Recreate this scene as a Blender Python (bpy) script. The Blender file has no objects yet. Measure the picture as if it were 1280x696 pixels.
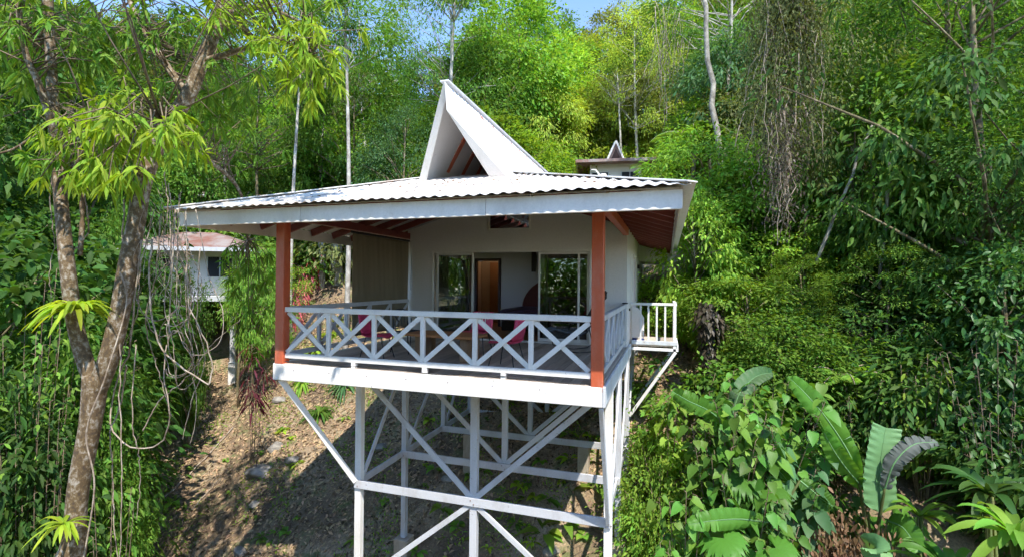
import bpy, math, random
import numpy as np
from mathutils import Vector, Matrix
C = bpy.context.scene.collection
R = math.radians
rng = np.random.default_rng(7)
random.seed(7)

# ------------------------------------------------------------------ camera survey
CAM = np.array([0.852, -6.842, 1.447]); FOC = 608.4
FW = np.array([-0.30312, 0.95293, 0.00594]); RT = np.array([0.95293, 0.30306, 0.00916]); UP = np.array([-0.00693, -0.00844, 0.99994])
def at(px, py, d):
    return CAM + d * (FW + RT * (px - 640) / FOC - UP * (py - 348) / FOC)
def toward(px, py, ax, v):
    d = FW + RT * (px - 640) / FOC - UP * (py - 348) / FOC
    return CAM + d * (v - CAM[ax]) / d[ax]
def depth(x, y, z=0.0):
    d = np.array([x, y, z]) - CAM
    return d @ FW, 640 + FOC * (d @ RT) / (d @ FW)
_h = np.random.default_rng(3)
_W = [(_h.uniform(.15, .5), _h.uniform(0, 6.28), _h.uniform(0, 6.28), .16) for _ in range(6)] + [(_h.uniform(.9, 2.2), _h.uniform(0, 6.28), _h.uniform(0, 6.28), .035) for _ in range(8)]
def zt(x, y):
    x = np.asarray(x, float); y = np.asarray(y, float)
    z = -6.4 + .62 * np.minimum(y, 14.) + .40 * np.maximum(y - 14., 0) - .25 * np.maximum(y - 60., 0)
    z = np.where(y < -9, -11.98 + (y + 9) * .12, z)
    z = z + np.clip(.09 * (x + 2), -1.2, .8)
    z = z + .22 * np.clip(x - 7, 0, 40) + .06 * np.clip(-16 - x, 0, 40)
    a = 0
    for f, p, t, m in _W:
        a = a + m * np.sin(f * (x * math.cos(t) + y * math.sin(t)) + p)
    return z + a * np.clip((np.abs(y - 4) + np.abs(x + 2.4)) / 9, .35, 1.6)
def ground_at(px, py):
    d = FW + RT * (px - 640) / FOC - UP * (py - 348) / FOC
    t = 3.0
    while t < 120:
        p = CAM + d * t
        if p[2] < zt(p[0], p[1]): return p
        t += .05
    return p

# ------------------------------------------------------------------ bookkeeping
def tag(o, label=None, cat=None, group=None, kind=None):
    if label: o['label'] = label
    if cat: o['category'] = cat
    if group: o['group'] = group
    if kind: o['kind'] = kind
    return o
def empty(name, loc, label=None, cat=None, group=None, rz=0):
    o = bpy.data.objects.new(name, None); C.objects.link(o)
    o.location = loc; o.rotation_euler = (0, 0, rz); o.empty_display_size = .1
    return tag(o, label, cat, group)
def link(name, me, mat, parent=None, objslot=False):
    o = bpy.data.objects.new(name, me); C.objects.link(o)
    if mat is not None:
        if len(me.materials) == 0: me.materials.append(mat)
        if objslot:
            o.material_slots[0].link = 'OBJECT'; o.material_slots[0].material = mat
    if parent is not None: o.parent = parent
    return o
def child_world(o, parent):
    """parent while keeping mesh coordinates given in world space"""
    o.parent = parent
    o.matrix_parent_inverse = (Matrix.Translation(parent.location) @ parent.rotation_euler.to_matrix().to_4x4()).inverted()

# ------------------------------------------------------------------ hard surface builder
class MB:
    def __init__(s): s.v = []; s.f = []
    def add(s, vs, fs):
        n = len(s.v); s.v += [tuple(map(float, a)) for a in vs]; s.f += [tuple(i + n for i in f) for f in fs]; return s
    def box(s, x0, x1, y0, y1, z0, z1):
        return s.add([(x0,y0,z0),(x1,y0,z0),(x1,y1,z0),(x0,y1,z0),(x0,y0,z1),(x1,y0,z1),(x1,y1,z1),(x0,y1,z1)],
                     [(3,2,1,0),(4,5,6,7),(0,1,5,4),(1,2,6,5),(2,3,7,6),(3,0,4,7)])
    def beam(s, p, q, w, h, up=(0, 0, 1)):
        p = Vector(p); q = Vector(q); d = (q - p).normalized(); u = Vector(up)
        if abs(d.dot(u)) > .98: u = Vector((0, 1, 0))
        a = d.cross(u).normalized(); b = a.cross(d).normalized()
        vs = []
        for c in (p, q):
            for i, j in ((-1,-1),(1,-1),(1,1),(-1,1)): vs.append(c + a * (w/2*i) + b * (h/2*j))
        return s.add(vs, [(3,2,1,0),(4,5,6,7),(0,1,5,4),(1,2,6,5),(2,3,7,6),(3,0,4,7)])
    def prism(s, pts, t):           # polygon extruded by vector t
        n = len(pts); t = Vector(t)
        vs = [Vector(p) for p in pts] + [Vector(p) + t for p in pts]
        return s.add(vs, [tuple(range(n))[::-1], tuple(range(n, 2*n))] + [(i, (i+1) % n, n + (i+1) % n, n + i) for i in range(n)])
    def tube(s, path, rad, n=8):
        V, T = tube(path, rad, n); return s.add(V, [tuple(t) for t in T])
    def build(s, name, mat, parent=None, bevel=0, smooth=False, world=True):
        me = bpy.data.meshes.new(name); me.from_pydata(s.v, [], s.f); me.update()
        import bmesh
        bm = bmesh.new(); bm.from_mesh(me); bmesh.ops.recalc_face_normals(bm, faces=bm.faces); bm.to_mesh(me); bm.free()
        if smooth: me.shade_smooth()
        o = link(name, me, mat)
        if parent is not None:
            if world: child_world(o, parent)
            else: o.parent = parent
        if bevel:
            m = o.modifiers.new('bevel', 'BEVEL'); m.width = bevel; m.segments = 1; m.limit_method = 'ANGLE'
        return o

def tube(path, rad, n=6):
    P = np.asarray(path, float); m = len(P)
    rad = np.asarray(rad, float) if np.ndim(rad) else np.full(m, float(rad))
    T = np.gradient(P, axis=0); T /= np.linalg.norm(T, axis=1)[:, None] + 1e-9
    ref = np.array([0.31, .95, .02]) if abs(T[0][2]) > .7 else np.array([0, 0, 1.])
    A = np.cross(T, ref); A /= np.linalg.norm(A, axis=1)[:, None] + 1e-9
    B = np.cross(T, A)
    th = np.arange(n) * 2 * math.pi / n
    V = P[:, None] + rad[:, None, None] * (np.cos(th)[None, :, None] * A[:, None] + np.sin(th)[None, :, None] * B[:, None])
    V = V.reshape(-1, 3); F = []
    for i in range(m - 1):
        for j in range(n):
            a = i*n + j; b = i*n + (j+1) % n
            F += [(a, b, b + n), (a, b + n, a + n)]
    V = np.vstack([V, P[:1], P[-1:]])
    for j in range(n):
        F.append((m*n, (j+1) % n, j)); F.append((m*n+1, (m-1)*n + j, (m-1)*n + (j+1) % n))
    return V, np.array(F)

class Geo:                          # numpy triangle soup with shared verts inside pieces
    def __init__(s): s.V = []; s.T = []; s.n = 0
    def add(s, V, T):
        s.V.append(np.asarray(V, float)); s.T.append(np.asarray(T) + s.n); s.n += len(V); return s
    def tube(s, path, rad, n=6): return s.add(*tube(path, rad, n))
    def mesh(s, name, smooth=False):
        V = np.vstack(s.V); T = np.vstack(s.T).astype(np.int32)
        me = bpy.data.meshes.new(name)
        me.vertices.add(len(V)); me.vertices.foreach_set('co', V.astype(np.float32).ravel())
        me.loops.add(len(T)*3); me.loops.foreach_set('vertex_index', T.ravel())
        me.polygons.add(len(T)); me.polygons.foreach_set('loop_start', np.arange(0, len(T)*3, 3, dtype=np.int32))
        if smooth: me.polygons.foreach_set('use_smooth', np.ones(len(T), bool))
        me.update(calc_edges=True); me.validate()
        return me

def nrm(a): return a / (np.linalg.norm(a, axis=-1, keepdims=True) + 1e-9)
SHAPES = {
    # rows of (t, half width, ) ; the blade folds along the midrib and droops
    'quad': [(.45, 1.)],
    'lance': [(.22, .62), (.55, 1.), (.82, .5)],
    'oval': [(.15, .6), (.42, 1.), (.75, .75)],
    'heart': [(-.08, .55), (.12, .95), (.38, 1.), (.72, .55)],
}
def leaves(P, D, N, L, W, kind='quad', fold=.25, droop=.25):
    P = np.asarray(P, float); n = len(P)
    D = nrm(np.asarray(D, float)); S = nrm(np.cross(D, N)); N = nrm(np.cross(S, D))
    L = np.broadcast_to(L, n)[:, None]; W = np.broadcast_to(W, n)[:, None] / 2
    fold = np.broadcast_to(fold, n)[:, None]; droop = np.broadcast_to(droop, n)[:, None]
    rows = SHAPES[kind]; down = np.array([0, 0, -1.])
    def mid(t): return P + D * L * t + down * droop * L * t * t
    vs = [mid(0.)]
    for t, w in rows:
        m = mid(t)
        if kind != 'quad': vs.append(m)
        vs += [m + S*W*w + N*W*w*fold, m - S*W*w + N*W*w*fold]
    vs.append(mid(1.))
    V = np.stack(vs, 1); k = V.shape[1]
    if kind == 'quad': T = [(0, 1, 3), (0, 3, 2)]
    else:
        T = [(0, 1, 2), (0, 3, 1)]
        for r in range(len(rows) - 1):
            a = 1 + 3*r; b = a + 3
            T += [(a, b, b+1), (a, b+1, a+1), (a, b+2, b), (a, a+2, b+2)]
        a = 1 + 3*(len(rows)-1); T += [(a, k-1, a+1), (a, a+2, k-1)]
    T = (np.array(T)[None] + (np.arange(n)*k)[:, None, None]).reshape(-1, 3)
    return V.reshape(-1, 3), T

# ------------------------------------------------------------------ materials
def newmat(name):
    m = bpy.data.materials.new(name); m.use_nodes = True
    nt = m.node_tree; nt.nodes.clear()
    return m, nt.nodes, nt.links
def paint(name, col, dirt=(.30, .25, .19), amount=.35, scale=3., rough=.55, bump=.15, streak=(1, 1, .35), fine=True):
    m, N, Lk = newmat(name)
    out = N.new('ShaderNodeOutputMaterial'); b = N.new('ShaderNodeBsdfPrincipled'); Lk.new(b.outputs[0], out.inputs[0])
    tc = N.new('ShaderNodeTexCoord'); mp = N.new('ShaderNodeMapping'); mp.inputs['Scale'].default_value = streak
    Lk.new(tc.outputs['Object'], mp.inputs[0])
    n1 = N.new('ShaderNodeTexNoise'); n1.inputs['Scale'].default_value = scale; n1.inputs['Detail'].default_value = 8; n1.inputs['Roughness'].default_value = .65
    Lk.new(mp.outputs[0], n1.inputs[0])
    r = N.new('ShaderNodeValToRGB'); r.color_ramp.elements[0].position = .58 - amount*.32; r.color_ramp.elements[1].position = .80 - amount*.30
    Lk.new(n1.outputs[0], r.inputs[0])
    mx = N.new('ShaderNodeMix'); mx.data_type = 'RGBA'; mx.inputs[6].default_value = (*col, 1); mx.inputs[7].default_value = (*dirt, 1)
    ml = N.new('ShaderNodeMath'); ml.operation = 'MULTIPLY'; ml.inputs[1].default_value = min(1, amount*1.6); Lk.new(r.outputs[0], ml.inputs[0]); Lk.new(ml.outputs[0], mx.inputs[0])
    n2 = N.new('ShaderNodeTexNoise'); n2.inputs['Scale'].default_value = 40; n2.inputs['Detail'].default_value = 5; Lk.new(tc.outputs['Object'], n2.inputs[0])
    hv = N.new('ShaderNodeHueSaturation'); mr = N.new('ShaderNodeMapRange'); mr.inputs[3].default_value = .88; mr.inputs[4].default_value = 1.1
    n3 = N.new('ShaderNodeTexNoise'); n3.inputs['Scale'].default_value = 11; n3.inputs['Detail'].default_value = 10; n3.inputs['Roughness'].default_value = .75; Lk.new(tc.outputs['Object'], n3.inputs[0])
    r3 = N.new('ShaderNodeValToRGB'); r3.color_ramp.elements[0].position = .66 - amount*.12; r3.color_ramp.elements[1].position = .70 - amount*.10; Lk.new(n3.outputs[0], r3.inputs[0])
    m3 = N.new('ShaderNodeMath'); m3.operation = 'MULTIPLY'; m3.inputs[1].default_value = .75 if fine else 0; Lk.new(r3.outputs[0], m3.inputs[0])
    mx3 = N.new('ShaderNodeMix'); mx3.data_type = 'RGBA'; mx3.inputs[7].default_value = (dirt[0]*.7, dirt[1]*.62, dirt[2]*.55, 1); Lk.new(m3.outputs[0], mx3.inputs[0]); Lk.new(mx.outputs[2], mx3.inputs[6])
    Lk.new(n2.outputs[0], mr.inputs[0]); Lk.new(mr.outputs[0], hv.inputs['Value']); Lk.new(mx3.outputs[2], hv.inputs['Color'])
    Lk.new(hv.outputs[0], b.inputs['Base Color']); b.inputs['Roughness'].default_value = rough
    bp = N.new('ShaderNodeBump'); bp.inputs['Strength'].default_value = bump; bp.inputs['Distance'].default_value = .01
    Lk.new(n2.outputs[0], bp.inputs['Height']); Lk.new(bp.outputs[0], b.inputs['Normal'])
    return m
def leafmat(name, col, var=.35, hue=.03, trans=.42, rough=.6, spec=.22):
    m, N, Lk = newmat(name)
    out = N.new('ShaderNodeOutputMaterial'); b = N.new('ShaderNodeBsdfPrincipled'); t = N.new('ShaderNodeBsdfTranslucent'); mx = N.new('ShaderNodeMixShader')
    g = N.new('ShaderNodeNewGeometry'); oi = N.new('ShaderNodeObjectInfo')
    hv = N.new('ShaderNodeHueSaturation'); hv.inputs['Color'].default_value = (*col, 1)
    v = N.new('ShaderNodeMapRange'); v.inputs[3].default_value = 1 - var; v.inputs[4].default_value = 1 + var*1.2
    Lk.new(g.outputs['Random Per Island'], v.inputs[0])
    v2 = N.new('ShaderNodeMapRange'); v2.inputs[3].default_value = .75; v2.inputs[4].default_value = 1.3; Lk.new(oi.outputs['Random'], v2.inputs[0])
    mu = N.new('ShaderNodeMath'); mu.operation = 'MULTIPLY'; Lk.new(v.outputs[0], mu.inputs[0]); Lk.new(v2.outputs[0], mu.inputs[1]); Lk.new(mu.outputs[0], hv.inputs['Value'])
    h1 = N.new('ShaderNodeMath'); h1.operation = 'MULTIPLY_ADD'; h1.inputs[1].default_value = 7.3; Lk.new(g.outputs['Random Per Island'], h1.inputs[0]); Lk.new(oi.outputs['Random'], h1.inputs[2])
    h2 = N.new('ShaderNodeMath'); h2.operation = 'FRACT'; Lk.new(h1.outputs[0], h2.inputs[0])
    h3 = N.new('ShaderNodeMapRange'); h3.inputs[3].default_value = .5 - hue; h3.inputs[4].default_value = .5 + hue*.6; Lk.new(h2.outputs[0], h3.inputs[0]); Lk.new(h3.outputs[0], hv.inputs['Hue'])
    Lk.new(hv.outputs[0], b.inputs['Base Color']); b.inputs['Roughness'].default_value = rough; b.inputs['Specular IOR Level'].default_value = spec
    g2 = N.new('ShaderNodeMix'); g2.data_type = 'RGBA'; g2.blend_type = 'MULTIPLY'; g2.inputs[0].default_value = 1; g2.inputs[7].default_value = (1.5, 1.35, .5, 1)
    Lk.new(hv.outputs[0], g2.inputs[6]); Lk.new(g2.outputs[2], t.inputs[0])
    mx.inputs[0].default_value = trans; Lk.new(b.outputs[0], mx.inputs[1]); Lk.new(t.outputs[0], mx.inputs[2]); Lk.new(mx.outputs[0], out.inputs[0])
    return m
def bark(name, c1, c2, scale=6., moss=None):
    m, N, Lk = newmat(name)
    out = N.new('ShaderNodeOutputMaterial'); b = N.new('ShaderNodeBsdfPrincipled'); Lk.new(b.outputs[0], out.inputs[0])
    tc = N.new('ShaderNodeTexCoord'); n1 = N.new('ShaderNodeTexNoise'); n1.inputs['Scale'].default_value = scale; n1.inputs['Detail'].default_value = 9; n1.inputs['Roughness'].default_value = .7
    mp = N.new('ShaderNodeMapping'); mp.inputs['Scale'].default_value = (1, 1, .75); Lk.new(tc.outputs['Object'], mp.inputs[0]); Lk.new(mp.outputs[0], n1.inputs[0])
    r = N.new('ShaderNodeValToRGB'); r.color_ramp.elements[0].position = .38; r.color_ramp.elements[0].color = (*c1, 1); r.color_ramp.elements[1].position = .64; r.color_ramp.elements[1].color = (*c2, 1)
    if moss:
        e = r.color_ramp.elements.new(.5); e.color = (*moss, 1)
    Lk.new(n1.outputs[0], r.inputs[0]); Lk.new(r.outputs[0], b.inputs['Base Color']); b.inputs['Roughness'].default_value = .85
    bp = N.new('ShaderNodeBump'); bp.inputs['Strength'].default_value = .6; bp.inputs['Distance'].default_value = .02; Lk.new(n1.outputs[0], bp.inputs['Height']); Lk.new(bp.outputs[0], b.inputs['Normal'])
    return m
def planks(name, c1, c2, width=.12, axis=0):
    m, N, Lk = newmat(name)
    out = N.new('ShaderNodeOutputMaterial'); b = N.new('ShaderNodeBsdfPrincipled'); Lk.new(b.outputs[0], out.inputs[0])
    g = N.new('ShaderNodeNewGeometry'); tc = N.new('ShaderNodeTexCoord'); mp = N.new('ShaderNodeMapping'); mp.inputs['Scale'].default_value = (14, 1.2, 3)
    Lk.new(tc.outputs['Object'], mp.inputs[0]); n1 = N.new('ShaderNodeTexNoise'); n1.inputs['Scale'].default_value = 2; n1.inputs['Detail'].default_value = 8; Lk.new(mp.outputs[0], n1.inputs[0])
    a = N.new('ShaderNodeMath'); a.operation = 'MULTIPLY_ADD'; a.inputs[1].default_value = .55; Lk.new(g.outputs['Random Per Island'], a.inputs[0])
    s = N.new('ShaderNodeMath'); s.operation = 'MULTIPLY'; s.inputs[1].default_value = .6; Lk.new(n1.outputs[0], s.inputs[0]); Lk.new(s.outputs[0], a.inputs[2])
    r = N.new('ShaderNodeValToRGB'); r.color_ramp.elements[0].position = .2; r.color_ramp.elements[0].color = (*c1, 1); r.color_ramp.elements[1].position = .85; r.color_ramp.elements[1].color = (*c2, 1)
    Lk.new(a.outputs[0], r.inputs[0]); Lk.new(r.outputs[0], b.inputs['Base Color']); b.inputs['Roughness'].default_value = .6
    return m
def plain(name, col, rough=.5, metal=0., emit=None):
    m, N, Lk = newmat(name)
    out = N.new('ShaderNodeOutputMaterial'); b = N.new('ShaderNodeBsdfPrincipled'); Lk.new(b.outputs[0], out.inputs[0])
    n = N.new('ShaderNodeTexNoise'); n.inputs['Scale'].default_value = 25; n.inputs['Detail'].default_value = 4
    tc = N.new('ShaderNodeTexCoord'); Lk.new(tc.outputs['Object'], n.inputs[0])
    hv = N.new('ShaderNodeHueSaturation'); hv.inputs['Color'].default_value = (*col, 1); mr = N.new('ShaderNodeMapRange'); mr.inputs[3].default_value = .8; mr.inputs[4].default_value = 1.2
    Lk.new(n.outputs[0], mr.inputs[0]); Lk.new(mr.outputs[0], hv.inputs['Value']); Lk.new(hv.outputs[0], b.inputs['Base Color'])
    b.inputs['Roughness'].default_value = rough; b.inputs['Metallic'].default_value = metal
    if emit: b.inputs['Emission Color'].default_value = (*emit[0], 1); b.inputs['Emission Strength'].default_value = emit[1]
    return m
M = {}
M['white'] = paint('white_paint', (.79, .755, .71), dirt=(.38, .34, .28), amount=.24, scale=1.6)
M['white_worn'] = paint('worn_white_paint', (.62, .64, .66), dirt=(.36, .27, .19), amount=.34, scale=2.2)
M['frame_paint'] = paint('pale_grey_paint', (.53, .53, .545), dirt=(.27, .22, .18), amount=.30, scale=2.5)
M['wall'] = paint('white_wall_paint', (.74, .70, .67), dirt=(.5, .47, .43), amount=.08, scale=1.)
M['roof'] = paint('white_roof_sheet', (.68, .67, .65), dirt=(.46, .32, .23), amount=.42, scale=1.5, rough=.5, streak=(1.2, .5, 1), bump=.05)
M['roof_clean'] = paint('white_roof_sheet_clean', (.72, .72, .72), dirt=(.42, .38, .35), amount=.22, scale=1.1, rough=.5, bump=.05)
M['roof_old'] = paint('old_roof_sheet', (.30, .25, .23), dirt=(.22, .09, .06), amount=.6, scale=1.2, rough=.6)
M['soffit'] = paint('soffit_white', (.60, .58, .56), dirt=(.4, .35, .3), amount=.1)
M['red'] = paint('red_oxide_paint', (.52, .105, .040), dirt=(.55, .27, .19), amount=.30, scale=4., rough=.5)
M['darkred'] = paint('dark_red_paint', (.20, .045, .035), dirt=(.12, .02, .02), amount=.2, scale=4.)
M['darkwood'] = paint('dark_wood', (.05, .022, .018), dirt=(.02, .01, .01), amount=.2)
M['deck'] = planks('deck_boards', (.24, .19, .15), (.60, .49, .40))
M['concrete'] = paint('pier_concrete', (.42, .35, .27), dirt=(.28, .21, .14), amount=.45, scale=4., rough=.9, bump=.5)
M['canvas'] = paint('olive_canvas', (.20, .165, .105), dirt=(.12, .10, .06), amount=.35, scale=1.2, rough=.9, streak=(1, 3, .3))
M['black'] = plain('black_metal', (.015, .015, .018), .45)
M['blackcloth'] = plain('black_mesh_cloth', (.02, .025, .032), .8)
M['greycloth'] = plain('grey_mesh_cloth', (.16, .18, .21), .8)
M['pink'] = plain('pink_plastic', (.62, .05, .13), .45)
M['brownwood'] = planks('table_wood', (.20, .07, .03), (.46, .20, .07))
M['orangewood'] = planks('orange_wood', (.16, .09, .05), (.30, .18, .10))
M['inner'] = paint('interior_paint', (.66, .61, .60), dirt=(.3, .28, .27), amount=.05)
M['purple'] = plain('purple_bedcover', (.16, .11, .24), .9)
M['maroon'] = plain('maroon_velvet', (.16, .035, .03), .8)
M['curtain'] = paint('curtain_cloth', (.42, .38, .33), amount=.1)
M['blue'] = plain('blue_plastic', (.05, .07, .22), .5)
M['rock'] = bark('grey_rock', (.14, .12, .10), (.34, .31, .27), 3.)
M['bark'] = bark('brown_bark', (.07, .05, .03), (.30, .24, .17), 5., moss=(.14, .115, .05))
M['bark_near'] = bark('lichen_bark', (.075, .05, .03), (.38, .335, .27), 16., moss=(.15, .095, .04))
M['bark_pale'] = bark('pale_bark', (.22, .19, .15), (.58, .54, .47), 4.)
M['bark_grey'] = bark('grey_bark', (.13, .115, .09), (.40, .37, .31), 4.)
M['vine'] = bark('dry_vine', (.20, .14, .09), (.48, .40, .31), 9.)
M['twig'] = bark('dead_twig', (.10, .07, .045), (.26, .19, .12), 9.)
M['l_dark'] = leafmat('leaf_dark', (.055, .130, .024))
M['l_mid'] = leafmat('leaf_mid', (.100, .215, .030))
M['l_fresh'] = leafmat('leaf_fresh', (.140, .280, .036))
M['l_bright'] = leafmat('leaf_bright', (.200, .350, .045), trans=.45)
M['l_yellow'] = leafmat('leaf_yellow_green', (.29, .39, .06), trans=.45)
M['l_olive'] = leafmat('leaf_olive', (.155, .19, .065))
M['l_blue'] = leafmat('leaf_bluish', (.085, .190, .070), rough=.5, spec=.3)
M['l_near'] = leafmat('leaf_near_tree', (.25, .40, .035), trans=.5, var=.3)
M['l_lime'] = leafmat('leaf_lime', (.32, .48, .04), trans=.5)
M['l_gloss'] = leafmat('leaf_glossy', (.055, .145, .032), rough=.42, spec=.35)
M['l_big'] = leafmat('leaf_broad', (.105, .245, .034), rough=.5, spec=.3, trans=.3)
M['l_banana'] = leafmat('banana_leaf_green', (.10, .25, .035), rough=.45, spec=.3, trans=.42, var=.1, hue=.01)
M['l_bananapale'] = leafmat('banana_leaf_pale', (.15, .29, .12), rough=.5, trans=.2, var=.1, hue=.01)
M['l_dead'] = leafmat('leaf_dead', (.19, .115, .06), hue=.02, trans=.15)
M['l_grey'] = leafmat('leaf_withered', (.13, .145, .125), hue=.02, trans=.15)
M['l_red'] = leafmat('leaf_dark_red', (.12, .018, .025), hue=.02, trans=.3)
M['l_pink'] = leafmat('leaf_pink', (.50, .10, .13), hue=.02, trans=.3)
M['l_ivy'] = leafmat('leaf_ivy_dark', (.060, .050, .032), hue=.03, trans=.2, rough=.4)
def glass():
    m, N, Lk = newmat('window_glass')
    out = N.new('ShaderNodeOutputMaterial'); t = N.new('ShaderNodeBsdfTransparent'); t.inputs[0].default_value = (.62, .66, .66, 1)
    g = N.new('ShaderNodeBsdfGlossy'); g.inputs['Roughness'].default_value = .01; f = N.new('ShaderNodeFresnel'); f.inputs[0].default_value = 1.5
    a = N.new('ShaderNodeMath'); a.operation = 'MULTIPLY_ADD'; a.inputs[1].default_value = 1.2; a.inputs[2].default_value = .05; Lk.new(f.outputs[0], a.inputs[0])
    mx = N.new('ShaderNodeMixShader'); Lk.new(a.outputs[0], mx.inputs[0]); Lk.new(t.outputs[0], mx.inputs[1]); Lk.new(g.outputs[0], mx.inputs[2]); Lk.new(mx.outputs[0], out.inputs[0])
    return m
M['glass'] = glass()
def groundmat():
    m, N, Lk = newmat('hillside_soil')
    out = N.new('ShaderNodeOutputMaterial'); b = N.new('ShaderNodeBsdfPrincipled'); Lk.new(b.outputs[0], out.inputs[0]); b.inputs['Roughness'].default_value = .95
    tc = N.new('ShaderNodeTexCoord')
    def noise(s, d=8, r=.6):
        n = N.new('ShaderNodeTexNoise'); n.inputs['Scale'].default_value = s; n.inputs['Detail'].default_value = d; n.inputs['Roughness'].default_value = r; Lk.new(tc.outputs['Object'], n.inputs[0]); return n
    def ramp(n, *el):
        r = N.new('ShaderNodeValToRGB'); r.color_ramp.elements[0].position = el[0][0]; r.color_ramp.elements[0].color = (*el[0][1], 1); r.color_ramp.elements[1].position = el[-1][0]; r.color_ramp.elements[1].color = (*el[-1][1], 1)
        for p, c in el[1:-1]: e = r.color_ramp.elements.new(p); e.color = (*c, 1)
        Lk.new(n.outputs[0], r.inputs[0]); return r
    big = ramp(noise(.7, 6), (.35, (.13, .095, .065)), (.48, (.26, .19, .12)), (.6, (.40, .32, .22)), (.8, (.36, .28, .18)))
    fine = ramp(noise(22, 10, .75), (.3, (.35, .3, .28)), (.5, (.9, .85, .8)), (.7, (1.7, 1.5, 1.3)))
    mx = N.new('ShaderNodeMix'); mx.data_type = 'RGBA'; mx.blend_type = 'MULTIPLY'; mx.inputs[0].default_value = .85; Lk.new(big.outputs[0], mx.inputs[6]); Lk.new(fine.outputs[0], mx.inputs[7])
    gr = ramp(noise(1.4, 9, .7), (.52, (0, 0, 0)), (.62, (.8, .8, .8)))
    m2 = N.new('ShaderNodeMix'); m2.data_type = 'RGBA'; Lk.new(gr.outputs[0], m2.inputs[0]); Lk.new(mx.outputs[2], m2.inputs[6]); m2.inputs[7].default_value = (.10, .13, .035, 1)
    Lk.new(m2.outputs[2], b.inputs['Base Color'])
    bp = N.new('ShaderNodeBump'); bp.inputs['Strength'].default_value = .9; bp.inputs['Distance'].default_value = .06; Lk.new(noise(9, 10, .75).outputs[0], bp.inputs['Height']); Lk.new(bp.outputs[0], b.inputs['Normal'])
    return m
M['ground'] = groundmat()

# ------------------------------------------------------------------ ground
def build_ground():
    xs = np.concatenate([np.linspace(-260, -32, 26), np.linspace(-30, 30, 241), np.linspace(32, 260, 26)])
    ys = np.concatenate([np.linspace(-200, -14, 16), np.linspace(-12, 34, 185), np.linspace(36, 320, 40)])
    X, Y = np.meshgrid(xs, ys); Z = zt(X, Y)
    V = np.stack([X.ravel(), Y.ravel(), Z.ravel()], 1)
    nx = len(xs); ny = len(ys)
    i = np.arange(ny-1)[:, None]*nx + np.arange(nx-1)[None]
    i = i.ravel()
    T = np.concatenate([np.stack([i, i+1, i+nx+1], 1), np.stack([i, i+nx+1, i+nx], 1)])
    o = link('ground', Geo().add(V, T).mesh('ground', True), M['ground']); tag(o, kind='structure')
build_ground()

# ------------------------------------------------------------------ the cottage
XL, XR = -5.54, 0.0
DY = 4.36
XE0, XE1, YE = -6.54, 1.14, -1.32          # roof sheet edges
XC = (XE0 + XE1) / 2; PITCH = .31; ZE = 2.5; YB = 9.35
XG, HG = -2.62, .83
HB = .86                                    # half width of the steep gable at its foot
ZR = 4.68
ZS = ZE + PITCH * (XC - HB - XE0)
cot = empty('stilt_cottage', (XC, 5., -5.), 'white timber cottage on tall grey stilts with red corner posts, deck and pointed white gable', 'cottage')
def part(mb, name, mat, parent=cot, bevel=.006, smooth=False): return mb.build(name, mat, parent, bevel, smooth)

# roof sheets: corrugated, corrugations run down the slope
def corr_front():
    per = .152; xs = np.arange(XE0, XE1 + .001, per/8)
    V = []; rows = 8
    for x in xs:
        dy = min(x - XE0, XE1 - x); dy = min(dy, (XC - HB) - XE0)
        for k in range(rows + 1):
            t = k / rows * dy
            V.append((x, YE + t, ZE + PITCH*t + .012*math.sin(2*math.pi*x/per) + .009*((x/.91) % 1) + .006*math.sin(x*1.7 + 1)))
    return grid(V, len(xs), rows + 1)
def corr_side(sgn):
    per = .152; ys = np.arange(YE, YB + .001, per/8); V = []; rows = 8
    for y in ys:
        dx = min(y - YE, (XC - HB) - XE0)
        for k in range(rows + 1):
            t = k / rows * dx
            x = XE0 + t if sgn < 0 else XE1 - t
            V.append((x, y, ZE + PITCH*t + .012*math.sin(2*math.pi*y/per) + .009*((y/.91) % 1)))
    return grid(V, len(ys), rows + 1)
def corr_steep(sgn):
    per = .152; ys = np.arange(.36, YB + .2, per/8); V = []; rows = 6
    for y in ys:
        for k in range(rows + 1):
            t = k / rows
            yy = max(y, 1.12 - .76*t)
            z0 = min(ZS, ZE + PITCH*(yy - YE)) - .03
            z = z0 + (ZR - z0)*t
            x = XG + sgn*HG*(1 - t)*1.02
            V.append((x + sgn*.015*math.sin(2*math.pi*y/per), yy, z))
    return grid(V, len(ys), rows + 1)
def grid(V, n, m):
    F = []
    for i in range(n-1):
        for j in range(m-1): a = i*m + j; F.append((a, a+1, a+m+1, a+m))
    return V, F
def sheet(name, vf, mat):
    mb = MB(); mb.add(*vf); o = part(mb, name, mat, bevel=0, smooth=True)
    s = o.modifiers.new('thick', 'SOLIDIFY'); s.thickness = .006; s.offset = 0
    return o
sheet('roof_sheet', corr_front(), M['roof']); sheet('roof_sheet', corr_side(-1), M['roof']); sheet('roof_sheet', corr_side(1), M['roof_clean'])
sheet('gable_roof', corr_steep(-1), M['roof_clean']); sheet('gable_roof', corr_steep(1), M['roof_clean'])
part(MB().beam((XG, .34, ZR + .015), (XG, YB + .2, ZR + .015), .16, .03), 'ridge_cap', M['roof_clean'])
for s in (-1, 1):                           # hip caps
    x0 = XE0 if s < 0 else XE1
    part(MB().beam((x0 - s*.03, YE - .03, ZE + .02), (x0 - s*(XC - HB - XE0), YE + XC - HB - XE0, ZS + .03), .15, .02), 'hip_cap', M['roof'])
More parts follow.
